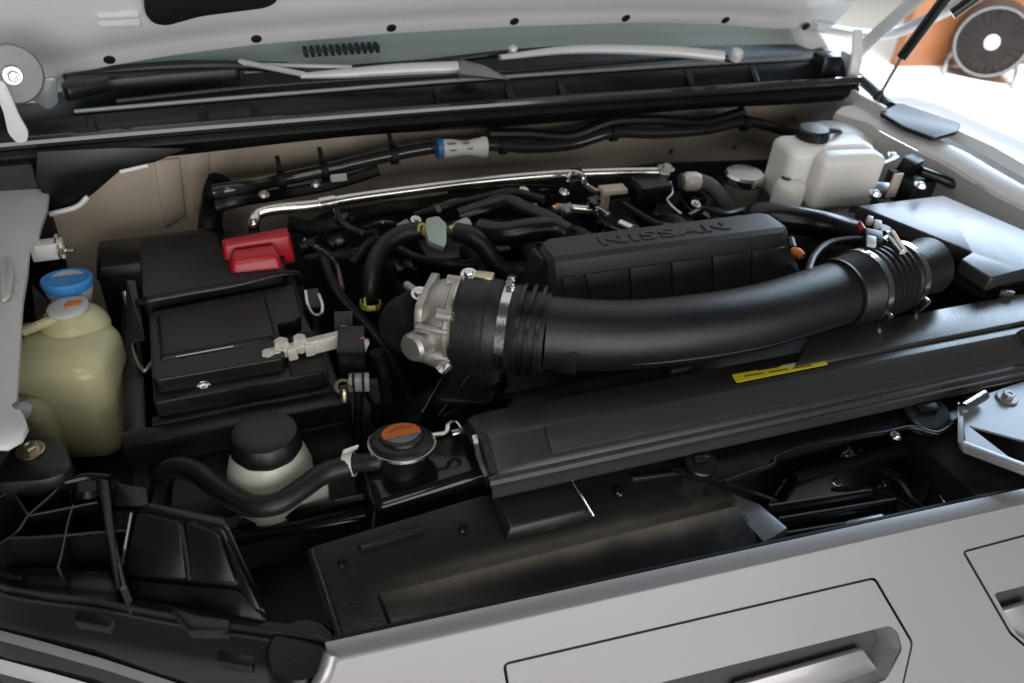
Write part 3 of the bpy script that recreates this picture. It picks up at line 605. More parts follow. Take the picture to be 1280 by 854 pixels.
# dust settled along the fold: a stain with its own shape, in the panel's own space
def dusty(o_, a_, b_, name):
    m = M_DRT.copy(); m.name = name; nt = m.node_tree; N = nt.nodes; L = nt.links; p = N['Principled BSDF']
    old = p.inputs['Base Color'].links[0].from_socket; a_ = V(a_) - WL[o_]; b_ = V(b_) - WL[o_]
    e_ = (b_ - a_).normalized(); nn = AGN.cross(e_).normalized()
    tc = N.new('ShaderNodeTexCoord')
    def dot(vec, off):
        d = N.new('ShaderNodeVectorMath'); d.operation = 'DOT_PRODUCT'; d.inputs[1].default_value = vec; L.new(tc.outputs['Object'], d.inputs[0])
        q = N.new('ShaderNodeMath'); q.operation = 'SUBTRACT'; q.inputs[1].default_value = off; L.new(d.outputs['Value'], q.inputs[0]); return q.outputs[0]
    def mth(op, x, y=None):
        q = N.new('ShaderNodeMath'); q.operation = op
        for i, s_ in enumerate((x, y)):
            if s_ is None: continue
            if isinstance(s_, (int, float)): q.inputs[i].default_value = s_
            else: L.new(s_, q.inputs[i])
        return q.outputs[0]
    nz_ = N.new('ShaderNodeTexNoise'); nz_.inputs['Scale'].default_value = 14; nz_.inputs['Detail'].default_value = 5; L.new(tc.outputs['Object'], nz_.inputs['Vector'])
    fz = N.new('ShaderNodeTexNoise'); fz.inputs['Scale'].default_value = 420; fz.inputs['Detail'].default_value = 6; fz.inputs['Roughness'].default_value = 0.8; L.new(tc.outputs['Object'], fz.inputs['Vector'])
    d = mth('ADD', dot(nn, a_.dot(nn)), mth('MULTIPLY', mth('SUBTRACT', nz_.outputs[0], 0.5), 0.02))
    g = mth('POWER', 2.718, mth('MULTIPLY', mth('MULTIPLY', d, d), -1.0 / (2 * 0.0095 ** 2)))
    al = mth('DIVIDE', dot(e_, a_.dot(e_)), (b_ - a_).length)
    en_ = mth('MULTIPLY', mth('SUBTRACT', 1.0, mth('POWER', mth('ABSOLUTE', mth('SUBTRACT', mth('MULTIPLY', al, 2.0), 1.0)), 3.0)), 1.0)
    c_ = N.new('ShaderNodeClamp'); L.new(en_, c_.inputs[0])
    f = mth('MULTIPLY', mth('MULTIPLY', g, c_.outputs[0]), mth('MULTIPLY', mth('ADD', fz.outputs[0], nz_.outputs[0]), 0.85))
    mx = N.new('ShaderNodeMix'); mx.data_type = 'RGBA'; mx.inputs[7].default_value = (0.20, 0.175, 0.13, 1)
    L.new(f, mx.inputs[0]); L.new(old, mx.inputs[6]); L.new(mx.outputs[2], p.inputs['Base Color'])
    rr = N.new('ShaderNodeMix'); rr.inputs[3].default_value = 0.8; L.new(f, rr.inputs[0])
    if p.inputs['Roughness'].links: L.new(p.inputs['Roughness'].links[0].from_socket, rr.inputs[2])
    L.new(rr.outputs[0], p.inputs['Roughness'])
    o_.data.materials[0] = m
da, db_ = ag(455, 752, 0.010), ag(960, 622, 0.010)
dusty(gp, da, db_, 'dusty_panel'); dusty(gfold, da, db_, 'dusty_fold')

# latch area right of the guide: louvred duct, brackets, latch
lat = thing('hood_latch', 'black hood latch assembly with springs and brackets under the radiator cover', 'latch', (0.70, 0.50, -0.35))
obj('latch_plate', hexa([(0.62, 0.53, -0.30), (0.80, 0.525, -0.30), (0.80, 0.54, -0.30), (0.62, 0.545, -0.30), (0.62, 0.50, -0.135), (0.80, 0.50, -0.135), (0.80, 0.515, -0.13), (0.62, 0.515, -0.13)], 0.004), M_BLK, lat)
for (u, v, r, h_) in ((1000, 585, 0.018, 0.03), (1030, 575, 0.014, 0.045), (1065, 578, 0.012, 0.05), (1108, 598, 0.016, 0.035), (982, 600, 0.012, 0.02)):
    obj('latch_post', lathe([(r * 1.2, -0.06), (r * 1.2, 0), (r, 0.003), (r, h_ * 0.6), (r * 0.7, h_ * 0.7)], at(u, v, z=-0.19), (0.1, -0.1, 1), 16), M_GLS, lat)
obj('latch_spring', tube([at(1080, 590, z=-0.16) + V((0.008 * math.cos(k * 0.9), k * 0.0011, 0.008 * math.sin(k * 0.9))) for k in range(48)], 0.0016, 6, 1), M_GRY, lat)
obj('latch_hook', tube([at(u, v, z=-0.15) for u, v in ((1085, 575), (1100, 590), (1125, 605), (1140, 625), (1160, 640))], [0.009, 0.007, 0.006, 0.004], 8, 4), M_SAT, lat)
obj('latch_lever', tube([at(u, v, z=-0.15) for u, v in ((955, 592), (985, 578), (1015, 566))], 0.006, 8, 4), M_SAT, lat)
for (u, v) in ((1148, 590), (1183, 622), (1062, 566), (1046, 600)):
    bolt(at(u, v, z=-0.16), (0, -0.3, 1), 0.005, M_STL, lat)
obj('latch_cable', tube([at(u, v, z=z) for u, v, z in ((820, 570, -0.12), (870, 590, -0.13), (925, 608, -0.14), (965, 622, -0.18), (1000, 640, -0.24))], 0.004, 8, 5), M_RUB, lat)
obj('latch_housing', box(0.79, 0.98, 0.45, 0.50, -0.28, -0.155, 0.008), M_BLK, lat)
# radiator support bar under the cover's front lip with lobes and slots
sup = thing('radiator_support', 'black steel radiator support bar with oval slots below the cover lip', 'support bar', (0.75, 0.5, -0.4))
obj('bar', prism([at(u, v, z=-0.094) for u, v in ((815, 570), (1000, 524), (1190, 482), (1210, 500), (1195, 525), (1172, 540), (1140, 533), (1105, 540), (1085, 543), (1020, 553), (970, 570), (965, 581), (935, 591), (905, 602), (850, 590))], (0, 0, -0.005), 0.001), M_SAT, sup)
for (u, v, sx) in ((875, 578, 0.02), (1157, 514, 0.032)):
    c = at(u, v, z=-0.088)
    t_ = obj('mounting_tab', lathe([(sx, -0.012), (sx, 0.002), (sx * 0.93, 0.004)], c, (0, -0.25, 1), 24), M_SAT, sup)
    obj('slot_plug', obox(c + V((0, 0, 0.006)), (1, -0.15, 0), (0, 1, 0), (0, -0.25, 1), sx * 0.45, sx * 0.2, 0.003, 0.002), M_BLK, t_)
obj('wavy_lip', tube([at(u, v, z=-0.093) for u, v in ((905, 603), (935, 592), (966, 581), (971, 571), (1020, 554), (1085, 544), (1106, 541), (1140, 534), (1172, 541), (1196, 526))], 0.0028, 10, 5), M_SAT, sup)
obj('strip', tube([at(u, v, z=-0.075) for u, v in ((625, 612), (740, 588), (830, 569), (1000, 531), (1160, 497), (1290, 470))], 0.0025, 8, 3), M_TRIM, sup)
for (u, v) in ((1120, 545), (640, 595)):
    bolt(at(u, v, z=-0.088), (0, -0.3, 1), 0.004, M_STL, sup)
# louvred vent
lou = thing('vent_louvre', 'small black vent with slats and grey block beside the air guide', 'vent', at(1050, 650, z=-0.2))
def lz(u, v, z=-0.135): return at(u, v, z=z)
obj('side_plate', hexa([lz(u, v, -0.15) for u, v in ((888, 612), (955, 640), (985, 668), (960, 690))] + [lz(u, v, -0.133) for u, v in ((890, 606), (950, 630), (985, 660), (955, 678))], 0.002), M_GRY, lou)
for k, (a_, b_) in enumerate((((962, 634), (1092, 614)), ((975, 650), (1120, 626)), ((985, 668), (1150, 641)))):
    p = lz(*a_); q = lz(*b_); n_ = V((0, -0.010, -0.012))
    sl_ = obj('slat', hexa([p + n_, q + n_, q + n_ + V((0, 0.003, -0.003)), p + n_ + V((0, 0.003, -0.003)), p, q, q + V((0, 0.004, 0)), p + V((0, 0.004, 0))], 0.0006), M_GLS, lou)
    obj('slat_edge', tube([p + V((0, 0.002, 0.001)), q + V((0, 0.002, 0.001))], 0.0013, 8, 1), M_GRY, sl_)
obj('outer_frame', tube([lz(*p) for p in ((1040, 612), (1092, 612), (1125, 626), (1152, 643), (1150, 648))], 0.003, 8, 3), M_GLS, lou)
obj('tray', hexa([lz(u, v, -0.165) for u, v in ((930, 640), (1090, 612), (1160, 648), (975, 700))] + [lz(u, v, -0.158) for u, v in ((930, 640), (1090, 612), (1160, 648), (975, 700))]), M_DUL, lou)
obj('grey_block', hexa([lz(u, v, -0.14) for u, v in ((1057, 662), (1108, 650), (1112, 668), (1064, 682))] + [lz(u, v, -0.118) for u, v in ((1055, 650), (1104, 640), (1111, 655), (1060, 668))], 0.004), M_GRY, lou)
# stamped bracket at the right
brk = thing('stamped_bracket', 'light grey stamped steel bracket with folded edge over the lamp opening', 'bracket', at(1240, 540, z=-0.12))
pl = [at(u, v, z=-0.078) for u, v in ((1204, 520), (1235, 492), (1300, 470), (1360, 500), (1330, 610), (1208, 560))]
hole = [at(u, v, z=-0.078) for u, v in ((1210, 532), (1240, 540), (1300, 556), (1330, 575), (1300, 590), (1262, 572))]
obj('plate', holed(pl, [hole], (0, 0, -0.003)), M_GRY, brk)
obj('front_flange', hexa([at(u, v, z=-0.086) for u, v in ((1203, 556), (1203, 566), (1335, 616), (1335, 606))] + [at(u, v, z=-0.075) for u, v in ((1201, 549), (1201, 556), (1335, 606), (1335, 598))], 0.001), M_GRY, brk)
obj('side_flange', hexa([at(u, v, z=-0.086) for u, v in ((1199, 512), (1207, 515), (1207, 566), (1199, 562))] + [at(u, v, z=-0.068) for u, v in ((1197, 502), (1204, 505), (1204, 556), (1197, 552))], 0.001), M_GRY, brk)
obj('tube_pin', tube([at(1204, 510, z=-0.066), at(1230, 494, z=-0.066)], 0.007, 12, 1), M_STL, brk)
bolt(at(1259, 497, z=-0.076), (0, 0, 1), 0.008, M_GRY, brk)
obj('lamp_opening_box', box(0.80, 1.15, 0.40, 0.52, -0.3, -0.12, 0.004), M_DUL, brk)

# ================================================================== HEADLAMP (left)
ZH = -0.125
hd = thing('headlamp', 'black ribbed back of the headlamp housing beside the silver fascia corner', 'headlamp', at(180, 760, z=-0.4))
def hz(u, v, z=ZH): return at(u, v, z=z)
rim = [(-30, 716), (5, 735), (60, 745), (120, 752), (200, 768), (300, 785), (370, 795), (405, 803), (412, 812)]
obj('flange', sheet([[hz(u, v - 13) for u, v in rim], [hz(u, v - 5, ZH + 0.002) for u, v in rim], [hz(u, v, ZH) for u, v in rim], [hz(u, v + 8, ZH - 0.012) for u, v in rim]], 0.004), M_SAT, hd, 30)
obj('flange_bead', tube([hz(u, v - 2, ZH + 0.004) for u, v in rim], 0.0022, 8, 4), M_TRIM, hd)
obj('flange_bead', tube([hz(u + 4, v + 9, ZH - 0.010) for u, v in rim[:-1]], 0.0018, 8, 4), M_TRIM, hd)
# lens below the rim: a smooth glossy shell curving down to the fascia
lens_rows = [[hz(u, v + dv, z) for u, v in rim] for dv, z in ((6, ZH - 0.010), (14, -0.142), (40, -0.160), (75, -0.190), (115, -0.235), (170, -0.33))]
obj('lens', sheet(lens_rows, 0.004, (0, 0.5, -0.8)), M_LENS, hd, 60)
def lensz(u, v):
    for (u0, v0), (u1, v1) in zip(rim, rim[1:]):
        if u <= u1: rv = v0 + (v1 - v0) * (u - u0) / (u1 - u0); break
    D = ((6, ZH - 0.010), (14, -0.142), (40, -0.160), (75, -0.190), (115, -0.235), (170, -0.33))
    for (d0, z0), (d1, z1) in zip(D, D[1:]):
        if v - rv <= d1: return z0 + (z1 - z0) * (v - rv - d0) / (d1 - d0)
    return -0.33
def onlens(u, v, up_=0.004): return hz(u, v, lensz(u, v) + up_)
sx_ = ((-28, 780), (0, 788), (60, 804), (130, 824), (215, 852), (290, 880))
obj('chrome_strip', sheet([[onlens(u, v) for u, v in sx_], [onlens(u, v + 6, 0.005) for u, v in sx_], [onlens(u, v + 13, 0.004) for u, v in sx_]], 0.006, (0, 0.5, -0.8)), M_GRY, hd)
obj('chrome_strip', sheet([[onlens(u, v + 36) for u, v in sx_[:5]], [onlens(u, v + 44, 0.005) for u, v in sx_[:5]], [onlens(u, v + 54, 0.004) for u, v in sx_[:5]]], 0.006, (0, 0.5, -0.8)), M_WIPE, hd)
# clips on the rim
for (u, v, s) in ((118, 770, 46), (296, 820, 44)):
    c = [hz(a_, b_, ZH + 0.003) for a_, b_ in ((u - s / 2, v - 8), (u + s / 2, v), (u + s / 2 - 3, v + 14), (u - s / 2 - 3, v + 6))]
    k = obj('clip', prism(roundpoly(c, 0.003), (0, 0, -0.012), 0.0012), M_BLK, hd)
obj('clip', prism(roundpoly([hz(u, v, ZH + 0.018) for u, v in ((213, 759), (240, 768), (287, 775), (285, 788), (236, 788))], 0.003), (0, 0, -0.014), 0.0012), M_SAT, hd)
obj('side_lobe', lathe([(0.034, -0.10), (0.034, -0.006), (0.030, 0.0), (0.012, 0.0)], hz(377, 812, ZH), (0, -0.1, 1), 28), M_SAT, hd)
# solid body block
ZB = -0.075
def body(bpx, tpx, zb, zt, b=0.004): return hexa([hz(u, v, zb) for u, v in bpx] + [hz(u, v, zt) for u, v in tpx], b)
LA, LB, LC = hz(140, 742, -0.135), hz(345, 787, -0.135), hz(172, 638, -0.062)
LN = (LB - LA).cross(LC - LA).normalized(); LN = LN if LN.dot(CP - LA) > 0 else -LN
def lf(u, v, n=0.0): return onplane(u, v, LA, LN) + LN * n
obj('lamp_body', hexa([LA, LB, hz(300, 690, -0.135), hz(150, 660, -0.135), LC, lf(282, 662), lf(276, 648) - LN * 0.012, lf(178, 628) - LN * 0.012], 0.006, 3), M_SAT, hd)
def face_panel(px, h_, name='face_panel', b_=0.0025): return obj(name, prism(roundpoly([lf(u, v, h_) for u, v in px], 0.004, 3), -LN * (h_ + 0.004), b_), M_SAT, hd)
face_panel(((176, 640), (228, 652), (236, 722), (158, 716)), 0.006)
face_panel(((238, 650), (278, 666), (300, 725), (245, 722)), 0.009)
face_panel(((284, 672), (294, 690), (330, 762), (308, 750)), 0.006)
face_panel(((150, 722), (300, 735), (338, 775), (150, 742)), 0.007)
obj('face_ridge', tube([lf(230, 654, 0.006), lf(238, 690, 0.007), lf(241, 722, 0.006)], 0.0022, 8, 4), M_TRIM, hd)
obj('face_ridge', tube([lf(166, 640, 0.002), lf(160, 680, 0.004), lf(154, 715, 0.004)], 0.002, 8, 4), M_TRIM, hd)
# open ribbed tray at the left
obj('tray_floor', prism([hz(u, v, -0.175) for u, v in ((-40, 600), (150, 600), (160, 745), (60, 745), (-40, 720))], (0, 0, -0.004)), M_DUL, hd)
obj('tray_wall', body(((118, 602), (140, 604), (160, 740), (146, 742)), ((120, 598), (136, 600), (150, 735), (144, 737)), -0.17, -0.085, 0.002), M_SAT, hd)
def rib(px, z0=-0.165, z1=-0.092, th=0.0022, name='rib'):
    P = [hz(u, v, z1) for u, v in px]
    P = smooth_path(P, 5) if len(P) > 2 else P
    rows = []
    for side in (0,):
        rows = [[p for p in P], [V((p.x, p.y, z0)) for p in P]]
    r_ = obj(name, sheet(rows, th, (1, 0.2, 0)), M_SAT, hd)
    obj('rib_highlight', tube([p + V((th / 2, 0, 0)) for p in P], max(0.0013, th * 0.5), 8, 1), M_TRIM, r_)  # lighter bead added as the highlight on the rib's top edge
    return r_
rib(((-10, 578), (12, 610), (34, 645)))
rib(((78, 604), (60, 622), (34, 645), (20, 665), (-10, 685)))
rib(((34, 645), (70, 638), (120, 628)))
rib(((8, 673), (60, 671), (120, 666), (158, 664)))
rib(((90, 632), (83, 655), (76, 690), (71, 710)))
rib(((120, 603), (130, 640), (142, 700), (150, 736)), th=0.006)
rib(((-20, 632), (10, 615), (40, 602), (75, 606)))
obj('tray_back_edge', tube([hz(u, v, -0.09) for u, v in ((-30, 600), (20, 594), (50, 590), (75, 602), (110, 596), (138, 598))], 0.004, 8, 4), M_SAT, hd)
obj('tray_front_ledge', body(((-20, 735), (150, 752), (146, 700), (-20, 690)), ((-20, 728), (150, 745), (140, 716), (0, 708)), -0.16, ZH - 0.002, 0.004), M_SAT, hd)
obj('moulded_mark', prism(roundpoly([hz(u, v, ZH + 0.001) for u, v in ((12, 716), (30, 718), (27, 728), (11, 725))], 0.003), (0, 0, 0.002), 0.0008), M_GLS, hd)
obj('bulb_cover', lathe([(0.018, -0.06), (0.018, 0), (0.014, 0.006)], hz(112, 612, -0.11), (0.1, 0.2, 1), 20), M_SAT, hd)
obj('side_tab', body(((140, 640), (188, 640), (186, 610), (145, 606)), ((142, 634), (186, 634), (184, 608), (146, 604)), -0.12, -0.105, 0.003), M_SAT, hd)
# lower silver bumper strip and grille frame at the lower left
obj('bumper_strip', sheet([[hz(u, v, -0.25) for u, v in ((-40, 800), (40, 815), (120, 840), (260, 885))], [hz(u, v + 70, -0.26) for u, v in ((-40, 800), (40, 815), (120, 840), (260, 885))], [hz(u, v + 140, -0.35) for u, v in ((-40, 800), (40, 815), (120, 840), (260, 885))]], 0.004), M_SIL, fas)

# ================================================================== FLUID TANKS
ct = thing('coolant_tank', 'yellowed translucent coolant tank with clear cap showing an orange mark', 'fluid tank', (-0.2, 0.92, -0.35))
def rrect(x0, x1, y0, y1, z, r, n=5):
    out = []
    for (cx, cy, a0) in ((x1 - r, y1 - r, 0), (x0 + r, y1 - r, 90), (x0 + r, y0 + r, 180), (x1 - r, y0 + r, 270)):
        for k in range(n + 1): a = R(a0 + 90 * k / n); out.append(V((cx + r * math.cos(a), cy + r * math.sin(a), z)))
    return out
def tank(x0, x1, y0, y1, z0, z1, r, e=0.02, yaw=0.0, taper=0.0):
    rings = []
    for (z, ins_) in ((z0, e * 0.6), (z0 + e * 0.4, e * 0.1), (z0 + e, 0), (z1 - e, taper), (z1 - e * 0.6, taper + e * 0.12), (z1 - e * 0.25, taper + e * 0.45), (z1, taper + e * 1.2)):
        rings.append(rrect(x0 + ins_, x1 - ins_, y0 + ins_, y1 - ins_, z, max(0.004, r - ins_ * 0.3)))
    c = V(((x0 + x1) / 2, (y0 + y1) / 2, 0)); q = Matrix.Rotation(yaw, 3, 'Z')
    return loft([[q @ (p - c) + c for p in rg] for rg in rings])
obj('tank_body', tank(-0.285, -0.138, 0.890, 1.005, -0.225, -0.062, 0.030, 0.026, R(-14)), M_YEL, ct, 60)
obj('tank_front_lobe', tank(-0.285, -0.215, 0.865, 0.93, -0.22, -0.10, 0.022, 0.03, R(-14)), M_YEL, ct, 60)
tc_ = at(90, 400, z=-0.062)
nk = obj('neck', lathe([(0.044, -0.012), (0.040, 0.0), (0.032, 0.008), (0.024, 0.014), (0.024, 0.018)], tc_, (0, 0, 1), 32), M_YEL, ct)
obj('shoulder_rib', tube([at(28, 415, z=-0.056), at(55, 404, z=-0.05), at(78, 396, z=-0.046)], 0.006, 8, 3), M_YEL, ct)
kc = tc_ + V((0, 0, 0.019))
k_ = obj('cap', lathe([(0.024, -0.004), (0.027, -0.001), (0.0275, 0.002), (0.024, 0.004), (0.012, 0.005)], kc, (0, 0.15, 1), 32, 2, 0.12), M_TURN, ct)
obj('cap_mark', prism(roundpoly([kc + V(p) for p in ((-0.004, -0.009, 0.0064), (0.015, -0.006, 0.0060), (0.017, 0.009, 0.0034), (0.000, 0.010, 0.0034))], 0.004), (0, 0, 0.0012)), M_ORG, k_)
obj('mould_seam', tube([at(u, v, z=z) for u, v, z in ((64, 445, -0.08), (72, 470, -0.12), (78, 510, -0.17), (84, 560, -0.22))], 0.003, 8, 4), M_YEL, ct)
wf = thing('washer_filler', 'grey filler neck with blue cap behind the yellowed tank', 'washer filler', at(86, 372, z=-0.2))
wc = at(84, 352, z=-0.040)
obj('filler_neck', lathe([(0.020, -0.15), (0.020, -0.06), (0.024, -0.03), (0.029, -0.012), (0.030, 0.0)], wc, (0.03, -0.05, 1), 28), M_FRO, wf)
obj('cap', lathe([(0.027, -0.012), (0.031, -0.004), (0.032, 0.003), (0.0305, 0.006), (0.026, 0.006), (0.025, 0.003), (0.010, 0.003)], wc, (0.03, 0.15, 1), 36), M_BLU, wf)

pr_ = thing('fluid_reservoir', 'small milky reservoir with domed black cap in front of the battery', 'reservoir', (0.02, 0.69, -0.4))
rc2 = at(333, 556, z=-0.078)
obj('bottle', lathe([(0.040, -0.095), (0.046, -0.088), (0.048, -0.05), (0.0475, -0.035), (0.043, -0.018), (0.036, -0.006), (0.034, 0.0)], rc2, (0, 0, 1), 40), M_MLK, pr_, 60)
ft = at(394, 622, z=-0.15)
obj('foot', box(ft.x - 0.02, ft.x + 0.016, ft.y - 0.012, ft.y + 0.014, -0.175, -0.115, 0.006), M_MLK, pr_)
c2 = obj('cap', lathe([(0.0375, -0.004), (0.0395, 0.0), (0.0390, 0.006), (0.0375, 0.014), (0.0345, 0.020), (0.028, 0.0225), (0.012, 0.0235)], rc2, (0, 0, 1), 48, 10, 0.012), M_BLK, pr_, 40)
obj('bracket', box(-0.03, 0.08, 0.60, 0.64, -0.40, -0.21, 0.004), M_DUL, pr_)
# hose in front of it
hz_pts = [at(u, v, z=z) for u, v, z in ((437, 582, -0.092), (405, 592, -0.094), (375, 612, -0.096), (345, 630, -0.100), (310, 631, -0.104), (275, 612, -0.106), (245, 590, -0.108), (218, 585, -0.112), (203, 600, -0.13), (200, 640, -0.19))]
ph = thing('coolant_hose', 'thick black rubber hose looping past the milky reservoir to the radiator neck', 'hose', (0.0, 0.65, -0.2))
obj('hose', tube(hz_pts, 0.0125, 14, 6), M_RUB, ph)
ha = at(437, 580, z=-0.092); hb = at(470, 577, z=-0.086)
obj('hose_end', tube([ha, (ha + hb) / 2, hb, at(490, 570, z=-0.085)], 0.0105, 12, 4), M_RUB, ph)
tg = obj('marker_band', ringband(ha, hb - ha, 0.0132, 0.011, 0.001, 24), M_TAG, ph)
tl = obj('marker_flag', obox(ha + V((0.002, 0.0, 0.022)), (1, 0.2, 0), (0, 1, 0), (0, -0.6, 1), 0.009, 0.0012, 0.006, 0.0005), M_TAG, ph)
# ================================================================== BATTERY
bt = thing('battery', 'black battery in a tray with black covers, red terminal cap and strap', 'battery', (0.0, 0.96, -0.5))
obj('case', box(-0.098, 0.104, 0.812, 1.128, -0.30, -0.082, 0.005), M_BLK, bt)
rcv = [V((-0.100, 0.985, -0.046)), V((0.088, 1.000, -0.046)), V((0.094, 1.055, -0.044)), V((0.012, 1.062, -0.042)), V((0.006, 1.132, -0.040)), V((-0.098, 1.138, -0.040))]
obj('rear_cover', prism(roundpoly(rcv, 0.010, 4), (0, 0, -0.06), 0.010, 5), M_BLK, bt)
fcv = [V((-0.095, 0.828, -0.062)), V((0.060, 0.828, -0.062)), V((0.060, 0.900, -0.060)), V((0.092, 0.905, -0.060)), V((0.096, 0.990, -0.060)), V((-0.095, 0.972, -0.060))]
fo = obj('front_cover', prism(roundpoly(fcv, 0.008, 4), (0, 0, -0.04), 0.006, 4), M_BLK, bt)
obj('front_cover_pad', hexa([(-0.086, 0.862, -0.062), (0.056, 0.866, -0.062), (0.056, 0.966, -0.061), (-0.086, 0.958, -0.061), (-0.082, 0.868, -0.056), (0.052, 0.872, -0.056), (0.052, 0.962, -0.055), (-0.082, 0.954, -0.055)], 0.003), M_BLK, fo)
obj('cover_label', prism([at(u, v, z=-0.0605) + V((0, 0, 0.0005)) for u, v in ((219, 440), (290, 428), (292, 434), (220, 447))], (0, 0, 0.0006)), M_LEAD, fo)
fb_ = at(251, 465, y=0.826)
bolt(V((fb_.x, 0.826, -0.085)), (0, -1, 0.2), 0.0055, M_STL, fo)
obj('front_ledge', box(-0.105, 0.11, 0.80, 0.815, -0.13, -0.105, 0.003), M_BLK, bt)
# strap over the covers
sp = [V((-0.112, 1.010, -0.17)), V((-0.110, 1.008, -0.075)), V((-0.098, 0.980, -0.048)), V((-0.05, 0.982, -0.046)), V((0.02, 0.988, -0.047)), V((0.088, 1.000, -0.048)), V((0.112, 1.005, -0.07)), V((0.116, 1.005, -0.16))]
st_ = obj('hold_down_strap', tube(sp, 0.0042, 10, 5, flat=0.5), M_BLK, bt)
obj('strap_hook', tube([V((-0.122, 1.02, -0.055)), V((-0.118, 0.985, -0.075)), V((-0.120, 0.95, -0.10)), V((-0.112, 0.92, -0.115)), V((-0.10, 0.93, -0.11))], 0.0032, 8, 5), M_STL, st_)
obj('hook_plate', prism(roundpoly([V((-0.126, 0.945, -0.085)), V((-0.104, 0.945, -0.085)), V((-0.106, 1.03, -0.045)), V((-0.118, 1.035, -0.045))], 0.003), (0, 0.002, -0.004), 0.001), M_SAT, st_)
q = at(395, 385, z=-0.075)
obj('strap_hook', tube([q + V(p) for p in ((-0.008, 0.03, 0.01), (-0.010, 0.004, 0.004), (-0.006, -0.012, -0.002), (0.004, -0.014, -0.002), (0.009, 0.0, 0.002), (0.008, 0.02, 0.008))], 0.0026, 8, 5), M_STL, st_)
obj('hook_plate', obox(q + V((0, 0.016, 0.004)), (1, 0, 0), (0, 1, 0), (0, -0.3, 1), 0.010, 0.018, 0.003, 0.002), M_SAT, st_)
# tray wrapping the front
tr = obj('tray', join(box(-0.140, 0.128, 0.775, 0.803, -0.45, -0.108, 0.005), box(-0.140, -0.112, 0.804, 1.13, -0.45, -0.12, 0.005), box(0.112, 0.128, 0.804, 1.12, -0.45, -0.15, 0.004)), M_BLK, bt)
obj('tray_rib', box(0.02, 0.12, 0.768, 0.776, -0.20, -0.135, 0.003), M_BLK, tr)
obj('tray_rib', box(-0.12, 0.0, 0.768, 0.776, -0.26, -0.15, 0.003), M_BLK, tr)
# red positive terminal cover
rp = at(320, 302, z=-0.03)
rd = obj('terminal_cover', hexa([V((0.010, 1.045, -0.06)), V((0.108, 1.040, -0.06)), V((0.108, 1.075, -0.06)), V((0.010, 1.075, -0.06)), V((0.012, 1.050, -0.020)), V((0.104, 1.046, -0.014)), V((0.104, 1.066, -0.012)), V((0.012, 1.070, -0.020))], 0.005, 3), M_RED, bt)
obj('terminal_cover_flap', hexa([V((0.014, 1.012, -0.055)), V((0.088, 1.006, -0.055)), V((0.088, 1.044, -0.055)), V((0.014, 1.044, -0.055)), V((0.018, 1.020, -0.030)), V((0.082, 1.016, -0.026)), V((0.082, 1.040, -0.020)), V((0.022, 1.042, -0.022))], 0.007, 3), M_RED, rd)
# negative clamp
n0 = at(326, 444, z=-0.066); n1 = at(425, 420, z=-0.060); nd = (n1 - n0).normalized(); nz = V((0, 0, 1)); ny = nz.cross(nd)
ng = obj('negative_clamp', join(obox(n0 + nd * 0.05, nd, ny, nz, 0.052, 0.006, 0.004, 0.0015), obox(n0 + nd * 0.078 - ny * 0.004 + nz * -0.004, nd, ny, nz, 0.018, 0.003, 0.010, 0.001), obox(n0 + nd * 0.078 + nz * 0.004, nd, ny, nz, 0.022, 0.005, 0.0015, 0.0006)), M_LEAD, bt)
for (d, r, hh) in ((0.008, 0.008, 0.008), (0.027, 0.010, 0.012), (0.050, 0.009, 0.011)):
    obj('clamp_nut', lathe([(r, -0.010), (r, hh * 0.8), (r * 0.8, hh)], n0 + nd * d + ny * (0.004 if d > 0.01 else -0.006), nz, 6), M_LEAD, ng)
for d in (0.018, 0.038, 0.060):
    obj('clamp_tab', obox(n0 + nd * d - ny * 0.007 - nz * 0.005, nd, ny, nz, 0.006, 0.002, 0.009, 0.001), M_LEAD, ng)
obj('clamp_bolt', tube([n0 - nd * 0.004 - ny * 0.008 - nz * 0.006, n0 + nd * 0.012 - ny * 0.008 - nz * 0.006], 0.004, 8, 1), M_ZNC, ng)
obj('terminal_lug', obox(n1 + nd * 0.004 + nz * 0.004, (0.25, 0.9, 0.3), ny, nz, 0.010, 0.004, 0.002, 0.0006), M_STL, ng)
obj('cable_recess', box(0.062, 0.108, 0.815, 0.898, -0.11, -0.079, 0.002), M_DUL, fo)
# battery sensor / fusible link block
sb = thing('sensor_block', 'small black connector block with clear plug beside the battery clamp', 'connector', at(440, 450, z=-0.2))
c = at(440, 438, z=-0.075)
obj('block', obox(c, (1, -0.25, 0), (0, 1, 0), (0, -0.15, 1), 0.017, 0.024, 0.022, 0.002), M_BLK, sb)
obj('lid', obox(c + V((-0.003, 0.034, 0.014)), (1, -0.25, 0), (0, 1, 0), (0, -0.5, 1), 0.012, 0.022, 0.004, 0.001), M_SAT, sb)
obj('clear_plug', obox(at(454, 433, z=-0.066), (0.3, -0.25, 1), (0, 1, 0), (0, -1, 0.2), 0.011, 0.005, 0.004, 0.001), M_FRO, sb)
obj('plug_tip', obox(at(452, 424, z=-0.055), (1, 0, 0.2), (0, 1, 0), (0, 0, 1), 0.004, 0.002, 0.002, 0.0005), mat('faded_red_tip', (0.5, 0.12, 0.08), 0.4), sb)
obj('lower_plug', obox(at(449, 478, z=-0.10), (1, -0.25, 0), (0, 1, 0), (0, 0, 1), 0.013, 0.007, 0.011, 0.0015), M_FRO, sb)
for (u, v) in ((442, 478), (454, 478)):
    obj('plug_rib', obox(at(u, v, z=-0.096), (1, -0.25, 0), (0, 1, 0), (0, 0, 1), 0.0012, 0.010, 0.011), M_DUL, sb)
obj('wire', tube([at(449, 488, z=-0.11), at(448, 520, z=-0.15), at(446, 560, z=-0.22)], 0.006, 8, 4), M_RUB, sb)
